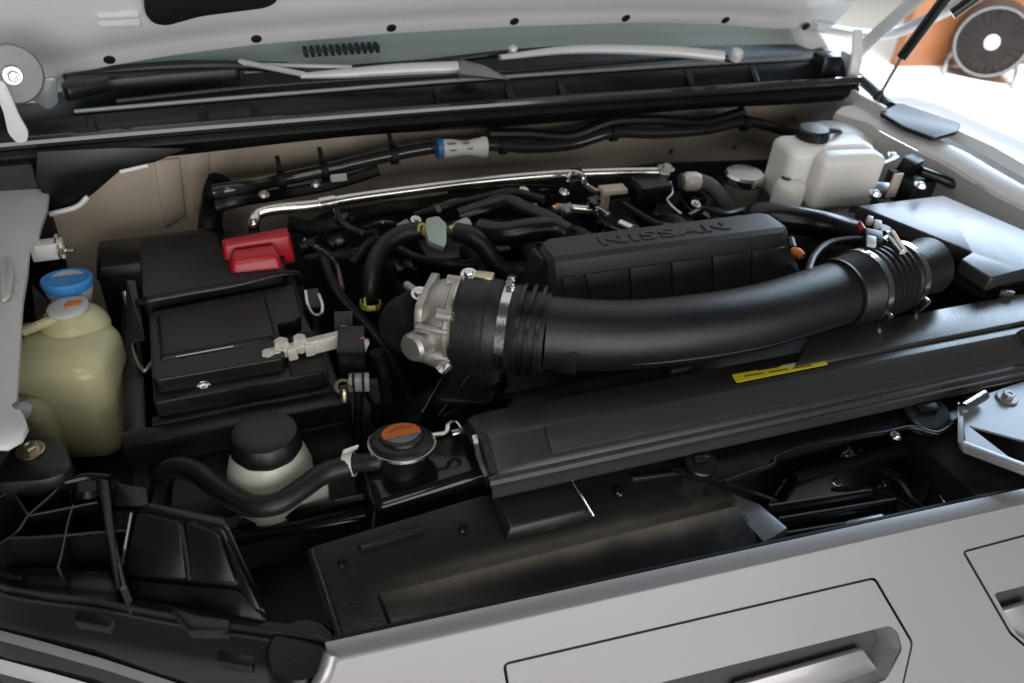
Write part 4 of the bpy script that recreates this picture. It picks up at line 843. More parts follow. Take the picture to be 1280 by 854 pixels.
obj('wire', tube([at(455, 486, z=-0.11), at(470, 515, z=-0.16), at(480, 545, z=-0.22)], 0.003, 8, 4), M_RUB, sb)
sc_ = thing('screw_terminal', 'small coppery screw terminal under the connector block', 'terminal', at(431, 505, z=-0.2))
obj('screw', lathe([(0.002, -0.02), (0.003, -0.008), (0.006, -0.004), (0.006, 0.012), (0.004, 0.016)], at(431, 500, z=-0.11), (0.05, 0.3, 1), 12), M_ZNC, sc_)
obj('eyelet', ringband(at(429, 484, z=-0.10), (0, -0.5, 1), 0.007, 0.004, 0.004, 16), M_ZNC, sc_)
# relay box behind the battery
rb = thing('relay_box', 'low matte black relay box behind the battery by the tan firewall', 'relay box', (-0.07, 1.17, -0.4))
obj('relay_body', box(-0.165, 0.025, 1.135, 1.215, -0.40, -0.098, 0.004), M_BLK, rb)
obj('relay_lid', hexa([(-0.168, 1.132, -0.10), (0.03, 1.132, -0.10), (0.03, 1.222, -0.096), (-0.168, 1.222, -0.096), (-0.160, 1.138, -0.082), (0.022, 1.138, -0.082), (0.022, 1.216, -0.080), (-0.160, 1.216, -0.080)], 0.003), M_BLK, rb)

# ================================================================== INTAKE
DP = [V(p) for p in ((0.352, 0.706, 0.003), (0.406, 0.684, 0.003), (0.464, 0.669, 0.003), (0.537, 0.659, 0.004), (0.62, 0.657, 0.004), (0.70, 0.664, 0.005), (0.755, 0.671, 0.005), (0.795, 0.676, 0.005))]
duct = thing('intake_duct', 'large curved black intake pipe with bellows and steel clamps across the engine', 'intake pipe', (0.62, 0.65, -0.3))
ax0 = (DP[1] - DP[0]).normalized(); ax0 = (ax0 + V((-0.0, 0.12, 0)) * 0).normalized()
ax1 = (DP[-1] - DP[-2]).normalized()
obj('pipe', tube(DP, [0.0445, 0.043, 0.0422, 0.0418, 0.0418, 0.043, 0.0445], 40, 8), M_DUCT, duct, 50)
obj('seam', tube([p + V((0, -0.0398, -0.014)) for p in DP], 0.0016, 6, 6), M_DUCT, duct)
# left side: rings, clamp, rubber boot
E0 = V((0.262, 0.762, 0.0)); axL = (DP[0] - E0).normalized()
def onL(d): return E0 + axL * d
obj('rubber_boot', lathe([(0.052, 0.0), (0.0555, 0.003), (0.0560, 0.030), (0.0560, 0.048), (0.054, 0.052), (0.0515, 0.056), (0.0515, 0.066), (0.053, 0.070), (0.053, 0.078), (0.047, 0.082), (0.046, 0.10)], onL(0), axL, 56), M_RUB, duct, 40)
for d, rr in ((0.004, 0.0565), (0.040, 0.0572)):
    obj('boot_ridge', ringband(onL(d), axL, rr - 0.002, 0.0022, 0.0026, 48), M_RUB, duct)
clamp(onL(0.061), axL, 0.052, duct, M_STL, 0.011, (0.1, 0.4, 1))
for d, rr in ((0.080, 0.0555), (0.092, 0.0555), (0.104, 0.0555)):
    obj('pipe_rib', ringband(onL(d), axL, 0.043, 0.0040, rr - 0.0415, 48), M_SAT, duct)
obj('pipe_collar', ringband(onL(0.1), axL, 0.0445, 0.022, 0.004, 48), M_DUCT, duct)
obj('pipe_key', obox(onL(0.108) + V((0.01, -0.045, -0.012)), axL, (0, -1, 0), (0, -0.2, 1), 0.012, 0.004, 0.018, 0.002), M_DUCT, duct)
# right side: collar, clamp, bellows, clamp, airbox spout
B0 = DP[-1]; axR = V((1, 0.13, 0.0)).normalized()
def onR(d): return B0 + axR * d
obj('pipe_collar', lathe([(0.0435, -0.03), (0.0475, -0.025), (0.0475, 0.0), (0.050, 0.003), (0.050, 0.016), (0.046, 0.020)], onR(0), axR, 48), M_DUCT, duct, 40)
obj('pipe_collar', ringband(onR(-0.032), axR, 0.0438, 0.004, 0.004, 48), M_DUCT, duct)
clamp(onR(0.010), axR, 0.0505, duct, M_STL, 0.010, (0, -1, -0.35))
bel = [(0.044, 0.016)]
for k in range(5): bel += [(0.044, 0.020 + k * 0.0105), (0.0515, 0.0235 + k * 0.0105), (0.0515, 0.0265 + k * 0.0105), (0.044, 0.030 + k * 0.0105)]
obj('bellows', lathe(bel + [(0.045, 0.075), (0.047, 0.078), (0.047, 0.092)], onR(0), axR, 48), M_RUB, duct, 50)
clamp(onR(0.086), axR, 0.0475, duct, M_STL, 0.010, (0, -1, -0.35))
obj('spout', lathe([(0.038, 0.09), (0.0385, 0.13), (0.041, 0.15)], onR(0), axR, 40), M_DUCT, duct, 50)
obj('support_leg', box(0.50, 0.53, 0.64, 0.66, -0.30, -0.04, 0.003), M_DUL, duct)

# throttle body
tb = thing('throttle_body', 'cast aluminium throttle body with bolts at the end of the intake pipe', 'throttle body', E0 - V((0, 0, 0.3)))
ta = -axL; up = V((0, 0, 1)); ts = ta.cross(up).normalized()
if ts.y > 0: ts = -ts      # ts faces the grille
obj('bore', lathe([(0.0535, -0.004), (0.0535, 0.006), (0.050, 0.008), (0.049, 0.020), (0.045, 0.032), (0.034, 0.040), (0.012, 0.043)], E0, ta, 44), M_ALU, tb, 40)
fl = E0 + ta * 0.034
obj('mounting_flange', prism(roundpoly([fl + ts * a + up * b for a, b in ((-0.046, 0.040), (0.040, 0.040), (0.044, -0.040), (-0.046, -0.042))], 0.014), ta * 0.010, 0.002), M_ALU, tb)
for k, a in enumerate((40, 100, 160, 215, 285, 330)):
    d = ts * math.cos(R(a)) + up * math.sin(R(a))
    o_ = obj('bolt_boss', lathe([(0.008, -0.004), (0.008, 0.014), (0.006, 0.016)], E0 + ta * 0.012 + d * 0.050, -ta, 14), M_ALU, tb)
    bolt(E0 - ta * 0.004 + d * 0.051, -ta, 0.0045, M_STL, o_)
obj('motor_housing', lathe([(0.017, -0.02), (0.018, 0.022), (0.015, 0.027), (0.006, 0.028)], E0 + ta * 0.030 + ts * 0.038 - up * 0.008, (ts + ta * 0.5 + up * 0.1), 26), M_ALU, tb)
obj('motor_web', obox(E0 + ta * 0.018 + ts * 0.046 + up * 0.016, ta, up, ts, 0.022, 0.004, 0.006, 0.002), M_ALU, tb)
obj('sensor_arm', tube([at(508, 356, z=0.02), at(524, 368, z=0.022), at(545, 376, z=0.022), at(562, 384, z=0.02)], [0.005, 0.007, 0.007, 0.006], 10, 4), M_ALU, tb)
bolt(at(524, 367, z=0.03), (ts * 0.4 + up), 0.006, M_STL, tb)
bolt(at(586, 343, z=0.055), (ts * 0.3 + up), 0.006, M_STL, tb)
obj('white_connector', obox(at(527, 420, z=-0.012), ta, ts, up, 0.006, 0.006, 0.008, 0.0015), M_FRO, tb)
obj('lower_pipe', tube([at(527, 440, z=-0.03), at(545, 446, z=-0.032), at(562, 456, z=-0.035)], [0.012, 0.013, 0.012], 14, 4), M_ALU, tb)
obj('lower_web', tube([at(548, 462, z=-0.04), at(560, 450, z=-0.03), at(566, 430, z=-0.02)], 0.008, 10, 4), M_ALU, tb)
obj('rear_elbow', tube([fl + ta * 0.008, fl + ta * 0.025 + V((0, 0.02, -0.03)), fl + ta * 0.03 + V((0.03, 0.07, -0.08)), fl + ta * 0.03 + V((0.06, 0.12, -0.13))], [0.036, 0.036, 0.036, 0.036], 24, 5), M_DUL, tb)
obj('gasket_edge', ringband(E0 - ta * 0.002, ta, 0.0525, 0.004, 0.003, 40), M_ZNC, tb)
obj('top_lug', obox(at(605, 348, z=0.052), ta, ts, up, 0.012, 0.008, 0.006, 0.002), M_ZNC, tb)
# casting below the throttle
lc = thing('water_outlet', 'dark ribbed casting below the throttle body', 'casting', at(570, 510, z=-0.3))
obj('casting', hexa([at(u, v, z=-0.16) for u, v in ((520, 520), (600, 530), (640, 480), (545, 470))] + [at(u, v, z=-0.075) for u, v in ((545, 500), (615, 505), (630, 455), (560, 455))], 0.008, 3), M_DUL, lc)
for (a_, b_) in (((560, 462), (528, 516)), ((590, 468), (548, 520)), ((622, 480), (570, 520))):
    p = at(*a_, z=-0.068); q_ = at(*b_, z=-0.10)
    obj('fin', hexa([p + V((-0.002, 0, -0.03)), p + V((0.002, 0, -0.03)), q_ + V((0.002, 0, -0.03)), q_ + V((-0.002, 0, -0.03)), p + V((-0.002, 0, 0.004)), p + V((0.002, 0, 0.004)), q_ + V((0.002, 0, 0)), q_ + V((-0.002, 0, 0))], 0.0008), M_SAT, lc)
obj('edge', tube([at(u, v, z=-0.095) for u, v in ((552, 522), (580, 508), (605, 500), (640, 498))], 0.004, 8, 4), M_SAT, lc)

# ================================================================== ENGINE COVER
ec = thing('engine_cover', 'black plastic engine cover with embossed lettering and grooved front face', 'engine cover', (0.60, 0.83, -0.3))
def ecp(x, y, z): return V((x, y - 0.035 * (x - 0.41), z))
TOPZ = 0.034
sec = []
for x, ins_, dz in ((0.406, 0.012, -0.010), (0.412, 0.004, -0.003), (0.424, 0.0, 0.0), (0.60, 0.0, 0.0), (0.755, 0.0, 0.0), (0.768, 0.004, -0.002), (0.782, 0.014, -0.010)):
    sec.append([ecp(x, 0.90, -0.06), ecp(x, 0.872 - ins_, TOPZ - 0.012 + dz), ecp(x, 0.862 - ins_, TOPZ + dz), ecp(x, 0.818 + ins_, TOPZ + dz), ecp(x, 0.811 + ins_, TOPZ - 0.005 + dz), ecp(x, 0.805 + ins_, TOPZ - 0.020 + dz), ecp(x + (0.02 if x > 0.76 else 0), 0.790, -0.04), ecp(x + (0.035 if x > 0.76 else 0), 0.775, -0.11)])
obj('cover_shell', loft(sec), M_ECOV, ec, 28)
# front face plates with grooves between them
gx = [0.448, 0.514, 0.578, 0.642, 0.706, 0.765]
for i in range(5):
    a, b = gx[i] + 0.0013, gx[i + 1] - 0.0013
    sl = 0.020 if i == 0 else 0.0
    P = [ecp(a, 0.8046, TOPZ - 0.024), ecp(b, 0.8046, TOPZ - 0.024), ecp(b + 0.012, 0.7795, -0.095), ecp(a + 0.012 + sl, 0.7795, -0.095)]
    obj('front_plate', prism(P, (0, -0.0055, 0.0015), 0.0012), M_ECOV, ec)
obj('front_plate', prism([ecp(0.418, 0.8046, TOPZ - 0.024), ecp(0.436, 0.8046, TOPZ - 0.024), ecp(0.472, 0.7795, -0.095), ecp(0.430, 0.7795, -0.095)], (0, -0.004, 0.001), 0.001), M_ECOV, ec)
obj('side_fin', hexa([ecp(0.395, 0.85, -0.06), ecp(0.409, 0.845, -0.06), ecp(0.409, 0.90, -0.06), ecp(0.395, 0.90, -0.06), ecp(0.402, 0.838, 0.020), ecp(0.409, 0.836, 0.022), ecp(0.409, 0.872, 0.018), ecp(0.402, 0.872, 0.016)], 0.004), M_ECOV, ec)
# embossed lettering on the top strip
cu = bpy.data.curves.new('lettering', 'FONT'); cu.body = 'NISSAN'; cu.size = 0.034; cu.extrude = 0.0008; cu.bevel_depth = 0.0003; cu.align_x = 'CENTER'; cu.align_y = 'CENTER'; cu.space_character = 1.12; cu.offset = 0.0006
to = bpy.data.objects.new('lettering_curve', cu); COL.objects.link(to)
bpy.context.view_layer.update()
tm = bpy.data.meshes.new_from_object(to.evaluated_get(bpy.context.evaluated_depsgraph_get()))
bpy.data.objects.remove(to); bpy.data.curves.remove(cu)
tm.materials.clear(); tm.materials.append(M_ECOV)
lx = (at(752, 305, z=TOPZ), at(912, 285, z=TOPZ)); lc_ = (lx[0] + lx[1]) / 2
lo = bpy.data.objects.new('lettering', tm); COL.objects.link(lo); lo.parent = ec
lp = ecp(lc_.x, 0.838, TOPZ + 0.001); lo.location = lp - WL[ec]; lo.rotation_euler = (0, 0, math.atan(-0.035))
lo.scale = ((lx[1] - lx[0]).length / max(0.01, tm.vertices and (max(v.co.x for v in tm.vertices) - min(v.co.x for v in tm.vertices))), 0.80, 1)
WL[lo] = lp

# ================================================================== AIR FILTER BOX
ab = thing('air_filter_box', 'black air filter box with broad sheeny flat lid by the right wing', 'air filter box', (1.12, 0.76, -0.4))
lid = [at(u, v, z=0.0) for u, v in ((1071, 257), (1179, 244), (1300, 296), (1345, 328), (1280, 337), (1239, 348), (1201, 324), (1215, 315))]
lo_ = obj('lid', prism(roundpoly(lid, 0.004, 2), (0, 0, -0.022), 0.003, 3), mat('lid_plastic', (0.035, 0.036, 0.039), 0.30, bump=0.06, bscale=300, var=0.12, vscale=9, rvar=0.04), ab)
cc = sum(lid, V()) / len(lid)
obj('box_body', loft([[cc + (p - cc) * 0.93 + V((0, 0, dz)) for p in lid] for dz in (-0.52, -0.023)]), M_BLK, ab)
obj('lid_flange', loft([[cc + (p - cc) * 1.03 + V((0, 0, dz)) for p in lid] for dz in (-0.040, -0.032)]), M_SAT, ab)
for (u, v) in ((1110, 285), (1165, 318), (1255, 372)):
    obj('lid_clip', obox(at(u, v, z=-0.03), (1, -0.6, 0), (0, 1, 0), (0, 0, 1), 0.010, 0.004, 0.012, 0.001), M_SAT, ab)
# mass-air-flow sensor on the spout
ms = thing('airflow_sensor', 'airflow sensor with white plug and red tab behind the bellows', 'sensor', at(1095, 300, z=-0.1))
s0 = onR(0.075)
for (u, v, z, hx, hy, hz_, m) in ((1090, 300, 0.055, 0.011, 0.012, 0.010, M_BLK), (1087, 276, 0.06, 0.004, 0.006, 0.005, M_FRO), (1097, 282, 0.06, 0.005, 0.009, 0.004, M_FRO), (1089, 302, 0.066, 0.006, 0.010, 0.003, M_FRO)):
    obj('plug' if m is M_FRO else 'sensor_body', obox(at(u, v, z=z), (0.8, -0.6, 0), (0, 1, 0), (0, -0.2, 1), hx, hy, hz_, 0.0015), m, ms)
obj('red_tab', obox(at(1077, 284, z=0.058), (0.4, 0.9, 0), (0, 1, 0), (0.6, 0, 1), 0.010, 0.003, 0.004, 0.0012), M_RED, ms)
obj('steel_rail', tube([at(u, v, z=0.06) for u, v in ((1106, 292), (1114, 290), (1122, 302), (1130, 314))], 0.004, 8, 4), M_STL, ms)
obj('steel_rail', tube([at(u, v, z=0.058) for u, v in ((1104, 300), (1110, 296), (1120, 308), (1127, 316))], 0.003, 8, 4), M_STL, ms)
obj('stalk', lathe([(0.012, 0), (0.010, 0.03)], at(1096, 308, z=0.03), (0, 0, 1), 14), M_BLK, ms)
obj('sensor_lead', tube([at(u, v, z=0.03) for u, v in ((1085, 300), (1060, 300), (1035, 305), (1018, 320), (1010, 340))], 0.005, 8, 5), M_RUB, ms)

# dipstick with orange handle
dk = thing('dipstick', 'orange plastic dipstick handle at the end of the engine cover', 'dipstick', at(1000, 320, z=-0.1))
obj('handle', tube([at(990, 312, z=0.02), at(997, 316, z=0.02), at(1003, 321, z=0.018)], [0.004, 0.0075, 0.006], 10, 4), M_ORG, dk)
obj('rod', tube([at(1003, 321, z=0.018), at(1012, 330, z=-0.01), at(1018, 338, z=-0.05)], 0.002, 6, 4), M_STL, dk)
obj('tube', tube([at(988, 300, z=0.018), at(991, 311, z=0.018)], 0.006, 8, 1), M_RUB, dk)

# ================================================================== BRAKE RESERVOIR, CANISTER
bk = thing('brake_fluid_reservoir', 'cream translucent brake fluid reservoir with black cap near the right wing', 'reservoir', (0.98, 1.03, -0.2))
bx = lambda u, v, y=1.0: at(u, v, y=y)
obj('tank_body', tank(0.925, 1.092, 0.985, 1.06, -0.055, 0.050, 0.016, 0.014, R(-8)), M_CRM, bk, 60)
obj('tank_front', tank(0.965, 1.088, 0.955, 1.02, -0.050, 0.046, 0.012, 0.012, R(-8)), M_CRM, bk, 60)
obj('tank_foot', lathe([(0.020, -0.06), (0.022, 0.0)], (1.0, 1.0, -0.05), (0, 0, 1), 18), M_CRM, bk)
obj('tank_foot', lathe([(0.018, -0.06), (0.020, 0.0)], (1.05, 0.99, -0.05), (0, 0, 1), 18), M_CRM, bk)
kc = at(1015, 171, z=0.052)
kb = obj('cap', lathe([(0.024, -0.006), (0.027, -0.002), (0.027, 0.012), (0.024, 0.016), (0.010, 0.017)], kc, (0, 0, 1), 30), M_BLK, bk)
for k in range(16):
    a = 2 * math.pi * k / 16
    obj('grip_rib', obox(kc + V((math.cos(a) * 0.027, math.sin(a) * 0.027, 0.005)), (math.cos(a), math.sin(a), 0), (0, 1, 0), (0, 0, 1), 0.0012, 0.002, 0.006), M_BLK, kb)
obj('cap_lead', tube([kc + V((0.02, 0, 0.008)), kc + V((0.05, 0.0, 0.006)), kc + V((0.08, 0.02, -0.01))], 0.005, 8, 4), M_RUB, bk)
obj('vent_nozzle', join(lathe([(0.008, -0.03), (0.008, 0)], at(983, 222, z=0.0), (0, 0, 1), 14), lathe([(0.011, 0), (0.011, 0.024), (0.008, 0.027)], at(983, 216, z=0.0), (0, 0, 1), 16)), M_BLK, bk)
obj('side_chamber', lathe([(0.024, -0.04), (0.026, -0.03), (0.026, 0.02), (0.020, 0.028)], at(984, 245, z=-0.03), (0, 0, 1), 24), M_CRM, bk, 60)
obj('master_cylinder', tube([(0.90, 1.02, -0.12), (1.0, 0.995, -0.115), (1.10, 0.99, -0.12)], 0.032, 20, 4), M_DUL, bk)
gj = thing('glass_canister', 'round greenish canister with shiny lid left of the brake reservoir', 'canister', at(930, 240, z=-0.2))
gc = at(930, 222, z=-0.03)
obj('canister_body', lathe([(0.030, -0.14), (0.032, -0.02), (0.033, -0.006)], gc, (0, 0, 1), 28), M_GRN, gj)
obj('lid', lathe([(0.034, -0.008), (0.036, -0.004), (0.036, 0.006), (0.032, 0.010), (0.010, 0.011)], gc, (0, 0, 1), 28), M_STL, gj)
# black pipe below the reservoir with a blue sheen
it = thing('resonator_tube', 'black tube with bright bend emerging behind the engine cover', 'tube', at(1000, 280, z=-0.2))
obj('tube', tube([at(u, v, z=z) for u, v, z in ((940, 275, -0.03), (950, 270, -0.01), (985, 274, -0.005), (1030, 282, -0.01), (1062, 290, -0.03))], 0.022, 20, 5), M_SAT, it, 50)

# ================================================================== LINES ON THE FIREWALL
ap = thing('air_conditioning_line', 'silver aluminium pipe running across below the firewall', 'pipe', at(560, 240, z=-0.2))
obj('line', tube([at(u, v, z=z) for u, v, z in ((318, 300, -0.07), (317, 282, -0.035), (322, 268, -0.025), (345, 261, -0.02), (395, 256, -0.02), (440, 248, -0.02), (520, 237, -0.02), (600, 227, -0.02), (690, 219, -0.02), (760, 216, -0.02), (822, 215, -0.02))], 0.0088, 14, 6), M_PIPE, ap)
obj('joint', tube([at(398, 256, z=-0.02), at(418, 252, z=-0.02)], 0.0115, 14, 1), M_PIPE, ap)
obj('end_nut', lathe([(0.013, 0), (0.013, 0.018)], at(822, 215, z=-0.02), (1, -0.2, 0), 6), M_ALU, ap)
obj('branch_line', tube([at(u, v, z=z) for u, v, z in ((708, 224, -0.01), (716, 216, -0.005), (728, 220, -0.005), (732, 232, -0.02), (746, 240, -0.03))], 0.005, 10, 5), M_STL, ap)
obj('clip', join(ringband(at(720, 219, z=-0.02), (1, -0.05, 0), 0.0095, 0.016, 0.003, 20), obox(at(716, 232, z=-0.03), (1, 0, 0), (0, 1, 0), (0, 0, 1), 0.012, 0.008, 0.012, 0.002)), M_BLK, ap)
ap2 = thing('metal_coolant_pipe', 'short bent silver pipe with copper joint between hoses behind the engine cover', 'pipe', at(720, 262, z=-0.2))
obj('line', tube([at(u, v, z=-0.05) for u, v in ((690, 262), (705, 260), (730, 262), (750, 264), (762, 272))], 0.0075, 12, 5), M_PIPE, ap2)
obj('joint', tube([at(694, 261, z=-0.05), at(704, 261, z=-0.05)], 0.0095, 12, 1), mat('copper', (0.62, 0.33, 0.22), 0.35, metal=0.9), ap2)
obj('stub', tube([at(775, 280, z=-0.03), at(795, 289, z=-0.03)], 0.008, 12, 1), M_PIPE, ap2)
vb = thing('valve_block', 'black box valve on a tan bracket at the end of the silver pipe', 'valve', at(810, 240, z=-0.2))
obj('block', obox(at(813, 238, z=-0.02), (1, -0.06, 0), (0, 1, 0), (0, 0, 1), 0.028, 0.022, 0.018, 0.003), M_SAT, vb)
obj('bracket', obox(at(766, 237, z=-0.02), (1, -0.06, 0), (0, 1, 0), (0, 0, 1), 0.022, 0.012, 0.004, 0.001), M_TAN, vb)
obj('bracket', obox(at(755, 254, z=-0.05), (1, 0, 0), (0, 1, 0), (0, 0, 1), 0.008, 0.004, 0.02, 0.001), M_TAN, vb)
bolt(at(833, 211, z=0.0), (0, 0, 1), 0.008, M_ALU, vb)
obj('spring_clip', tube([at(u, v, z=-0.01) for u, v in ((838, 228), (840, 242), (834, 250), (844, 262), (852, 268))], 0.0025, 8, 4), M_STL, vb)
hh = thing('heater_hose', 'dusty grey heater hose with pale coupling beside the round canister', 'hose', at(890, 250, z=-0.2))
obj('hose', tube([at(u, v, z=z) for u, v, z in ((850, 226, -0.03), (872, 226, -0.03), (890, 234, -0.04), (905, 252, -0.06), (916, 272, -0.09))], 0.013, 14, 5), mat('dusty_rubber', (0.12, 0.115, 0.105), 0.7, bump=0.3, bscale=150, var=0.3, vscale=25), hh)
obj('coupling', lathe([(0.013, -0.018), (0.017, -0.012), (0.017, 0.006), (0.014, 0.012)], at(866, 227, z=-0.03), (1, -0.2, 0), 12), M_LEAD, hh)
# wiring harness along the firewall
hs = thing('wiring_harness', 'black taped wiring harness along the firewall with a white tag', 'wiring harness', at(600, 200, z=-0.2))
HP = [(268, 240), (300, 235), (345, 226), (412, 212), (470, 198), (545, 184), (612, 181), (660, 184), (715, 180), (765, 166), (820, 166), (880, 162), (930, 152), (970, 160), (1005, 172)]
hp3 = [at(u, v, y=1.30 if u > 330 else 1.22) for u, v in HP]
obj('loom', tube(hp3, 0.0115, 12, 5), M_TRIM, hs)
obj('loom', tube([p + V((0.0, -0.016, -0.017 + 0.004 * math.sin(i * 1.7))) for i, p in enumerate(hp3[:5])], 0.010, 10, 5), M_RUB, hs)
obj('loom', tube([p + V((0, 0.01, 0.017 + 0.006 * math.sin(i * 2.1))) for i, p in enumerate(hp3[6:13])], 0.010, 10, 5), M_RUB, hs)
for (u, v) in ((492, 194), (628, 182), (766, 166), (405, 214), (352, 225), (930, 154)):
    p = at(u, v, y=1.30)
    obj('tape_band', tube([p + V((-0.006, 0, 0)), p + V((0.006, 0, 0))], 0.0165, 12, 1), M_DUL, hs)
    obj('clip_stem', tube([p, p + V((0, 0.03, 0.03))], 0.004, 6, 1), M_DUL, hs)
T0 = at(548, 185, y=1.282); T1 = at(607, 183, y=1.282)
tg = []
for k in range(13):
    t = k / 12; p = T0 + (T1 - T0) * t; h_ = 0.0165 + 0.002 * math.sin(t * 9) + (0.003 if t > 0.88 else 0)
    tg.append((p, h_))
rows = [[p + V((0, -0.004 * math.cos(a) * 1 - 0.012 * math.cos(a), 0.0 + h_ * math.sin(a) * 1.0)) for p, h_ in tg] for a in [R(-75 + 150 * k / 8) for k in range(9)]]
tt = obj('white_tag', sheet(rows, 0.0008, (0, 1, 0)), M_TAG, hs, 60)
obj('blue_band', tube([T0 + V((-0.004, 0, 0)), T0 + V((0.006, 0, 0))], 0.0182, 16, 1), M_DBLU, hs)
for i, (u, v, w_) in enumerate(((565, 180, 6), (567, 188, 5), (588, 186, 4), (583, 179, 5))):
    p = at(u, v, y=1.264); obj('tag_print', obox(p, (1, 0, 0), (0, 0, 1), (0, -1, 0), w_ * 0.0012, 0.0012, 0.0005), M_GRY, tt)
sm = thing('small_tag', 'small white label on the dark loom left of the tagged harness', 'label', at(424, 223, y=1.3))
obj('label_sheet', prism(roundpoly([at(u, v, y=1.255) for u, v in ((413, 219), (433, 217), (434, 226), (414, 228))], 0.002), (0, 0.002, 0)), M_TAG, sm)

# ================================================================== ENGINE MASS, HOSES
en = thing('engine', 'dark black engine block with intake runners in the middle of the bay', 'engine', (0.5, 0.95, -0.6))
obj('block', box(0.27, 0.90, 0.70, 1.18, -0.6, -0.17, 0.02), M_DUL, en)
obj('valve_cover', box(0.30, 0.86, 1.02, 1.14, -0.18, -0.075, 0.012), M_BLK, en)
obj('valve_cover', box(0.32, 0.86, 0.72, 0.80, -0.24, -0.165, 0.012), M_BLK, en)
obj('plenum', tube([(0.28, 0.95, -0.14), (0.40, 0.95, -0.12), (0.6, 0.94, -0.11), (0.82, 0.93, -0.12)], 0.055, 20, 4), M_DUL, en)
for k in range(6):
    x = 0.36 + 0.085 * k
    obj('runner', tube([(x, 0.91, -0.09), (x + 0.005, 0.95, -0.055), (x + 0.01, 1.0, -0.06), (x + 0.012, 1.04, -0.09), (x + 0.012, 1.06, -0.13)], 0.019, 12, 4), M_DUL, en)
for k in range(5):
    c_ = V((0.40 + 0.10 * k, 1.075, -0.075))
    co = obj('ignition_coil', join(obox(c_ + V((0, 0, 0.012)), (1, 0, 0), (0, 1, 0), (0, 0, 1), 0.014, 0.022, 0.013, 0.003), obox(c_ + V((0, -0.03, 0.010)), (1, 0, 0), (0, 1, 0), (0, 0, 1), 0.008, 0.012, 0.007, 0.002)), M_SAT, en)
    bolt(c_ + V((0.018, 0.01, 0.008)), (0, 0, 1), 0.005, M_STL, co)
def hose(name, label, cat, px, r, m=M_RUB, group=None, n=12):
    P = [at(u, v, z=z) for u, v, z in px]
    lo_z = min(P, key=lambda p: p.z)
    if cat == 'wire loom':      # corrugated conduit
        ln = sum((P[i + 1] - P[i]).length for i in range(len(P) - 1)); nr = int(ln / 0.0045)
        h_ = obj(name, tube(P, lambda t: r * (1 + 0.10 * math.sin(t * nr * 2 * math.pi)), n, max(6, int(nr * 5 / (len(P) - 1)))), m)
    else: h_ = obj(name, tube(P, r, n, 6), m)
    tag(h_, label, cat, group); return h_
hose('vacuum_hose', 'thick black hose arching from pale green valve down to the yellow clip', 'hose', ((530, 288, 0.0), (505, 292, -0.005), (482, 306, -0.015), (468, 330, -0.03), (464, 355, -0.05), (462, 378, -0.08)), 0.013)
hose('vacuum_hose', 'black hose bending from pale green valve towards the engine cover', 'hose', ((570, 290, 0.0), (590, 296, -0.0), (606, 310, -0.015), (622, 332, -0.04), (655, 345, -0.06), (700, 345, -0.09)), 0.014)
hose('breather_hose', 'black ribbed hose crossing above the throttle behind the green valve', 'hose', ((575, 272, -0.01), (605, 262, 0.0), (632, 254, 0.0), (660, 265, 0.0), (690, 278, 0.0), (706, 292, -0.01)), 0.014, M_SAT)
hose('breather_hose', 'short fat black hose lying next to the engine cover corner', 'hose', ((600, 288, -0.005), (630, 292, 0.0), (660, 288, 0.005), (690, 286, 0.005), (708, 294, 0.0)), 0.018, M_SAT)
hose('fuel_hose', 'thin black hose running below the silver pipe over the runners', 'hose', ((520, 270, -0.04), (560, 258, -0.02), (610, 246, -0.02), (640, 240, -0.02), (680, 250, -0.02)), 0.007)
hose('fuel_hose', 'thin dark hose looping behind the throttle body', 'hose', ((440, 330, -0.08), (470, 300, -0.06), (520, 322, -0.05), (560, 330, -0.04), (610, 330, -0.05)), 0.007)
hose('wire_loom', 'slim wire loom dropping beside the battery towards the radiator neck', 'wire loom', ((395, 300, -0.10), (410, 340, -0.10), (425, 370, -0.10), (470, 420, -0.13), (500, 470, -0.17), (520, 520, -0.22)), 0.008)
hose('wire_loom', 'corrugated black loom dropping from the firewall behind the red cap', 'wire loom', ((275, 226, -0.03), (268, 245, -0.06), (264, 268, -0.09), (262, 290, -0.13)), 0.018)
hose('wire_loom', 'dark loom with clips behind the battery and under the silver pipe', 'wire loom', ((360, 280, -0.06), (400, 285, -0.07), (440, 272, -0.07), (480, 262, -0.06), (520, 258, -0.07)), 0.012)
hose('radiator_hose', 'wide black radiator hose dropping between throttle body and filler cap', 'hose', ((600, 500, -0.12), (560, 500, -0.12), (525, 515, -0.15), (500, 520, -0.2), (480, 520, -0.28)), 0.022)
vv = thing('vacuum_valve', 'pale green plastic vacuum valve with brass ports between two black hoses', 'valve', at(541, 290, z=-0.05))
vp = at(541, 289, z=0.005)
obj('valve_body', prism(roundpoly([at(u, v, z=0.012) for u, v in ((533, 273), (548, 270), (558, 280), (558, 302), (556, 309), (536, 301), (532, 285)) ], 0.004), (0, 0.008, -0.012), 0.002), M_PGR, vv)
obj('port', tube([at(524, 284, z=0.0), at(535, 290, z=0.004)], 0.0085, 14, 1), M_YCL, vv)
obj('port', tube([at(560, 290, z=0.004), at(571, 285, z=0.002)], 0.008, 14, 1), M_ZNC, vv)
obj('port_sleeve', tube([at(571, 286, z=0.002), at(584, 280, z=0.002)], 0.010, 14, 1), mat('pinkish_beige_plastic', (0.50, 0.40, 0.34), 0.5, var=0.15, vscale=40), vv)
obj('hose_spring_clip', tube([at(523, 290, z=0.008), at(524, 282, z=0.014), at(529, 280, z=0.014)], 0.002, 6, 4), M_YCL, vv)
yc = thing('yellow_clip', 'small yellow green spring clip at the lower end of the arching hose', 'clip', at(462, 382, z=-0.1))
obj('clip_ring', ringband(at(463, 380, z=-0.075), (0.1, 0.1, 1), 0.0135, 0.008, 0.0015, 20), M_YCL, yc)
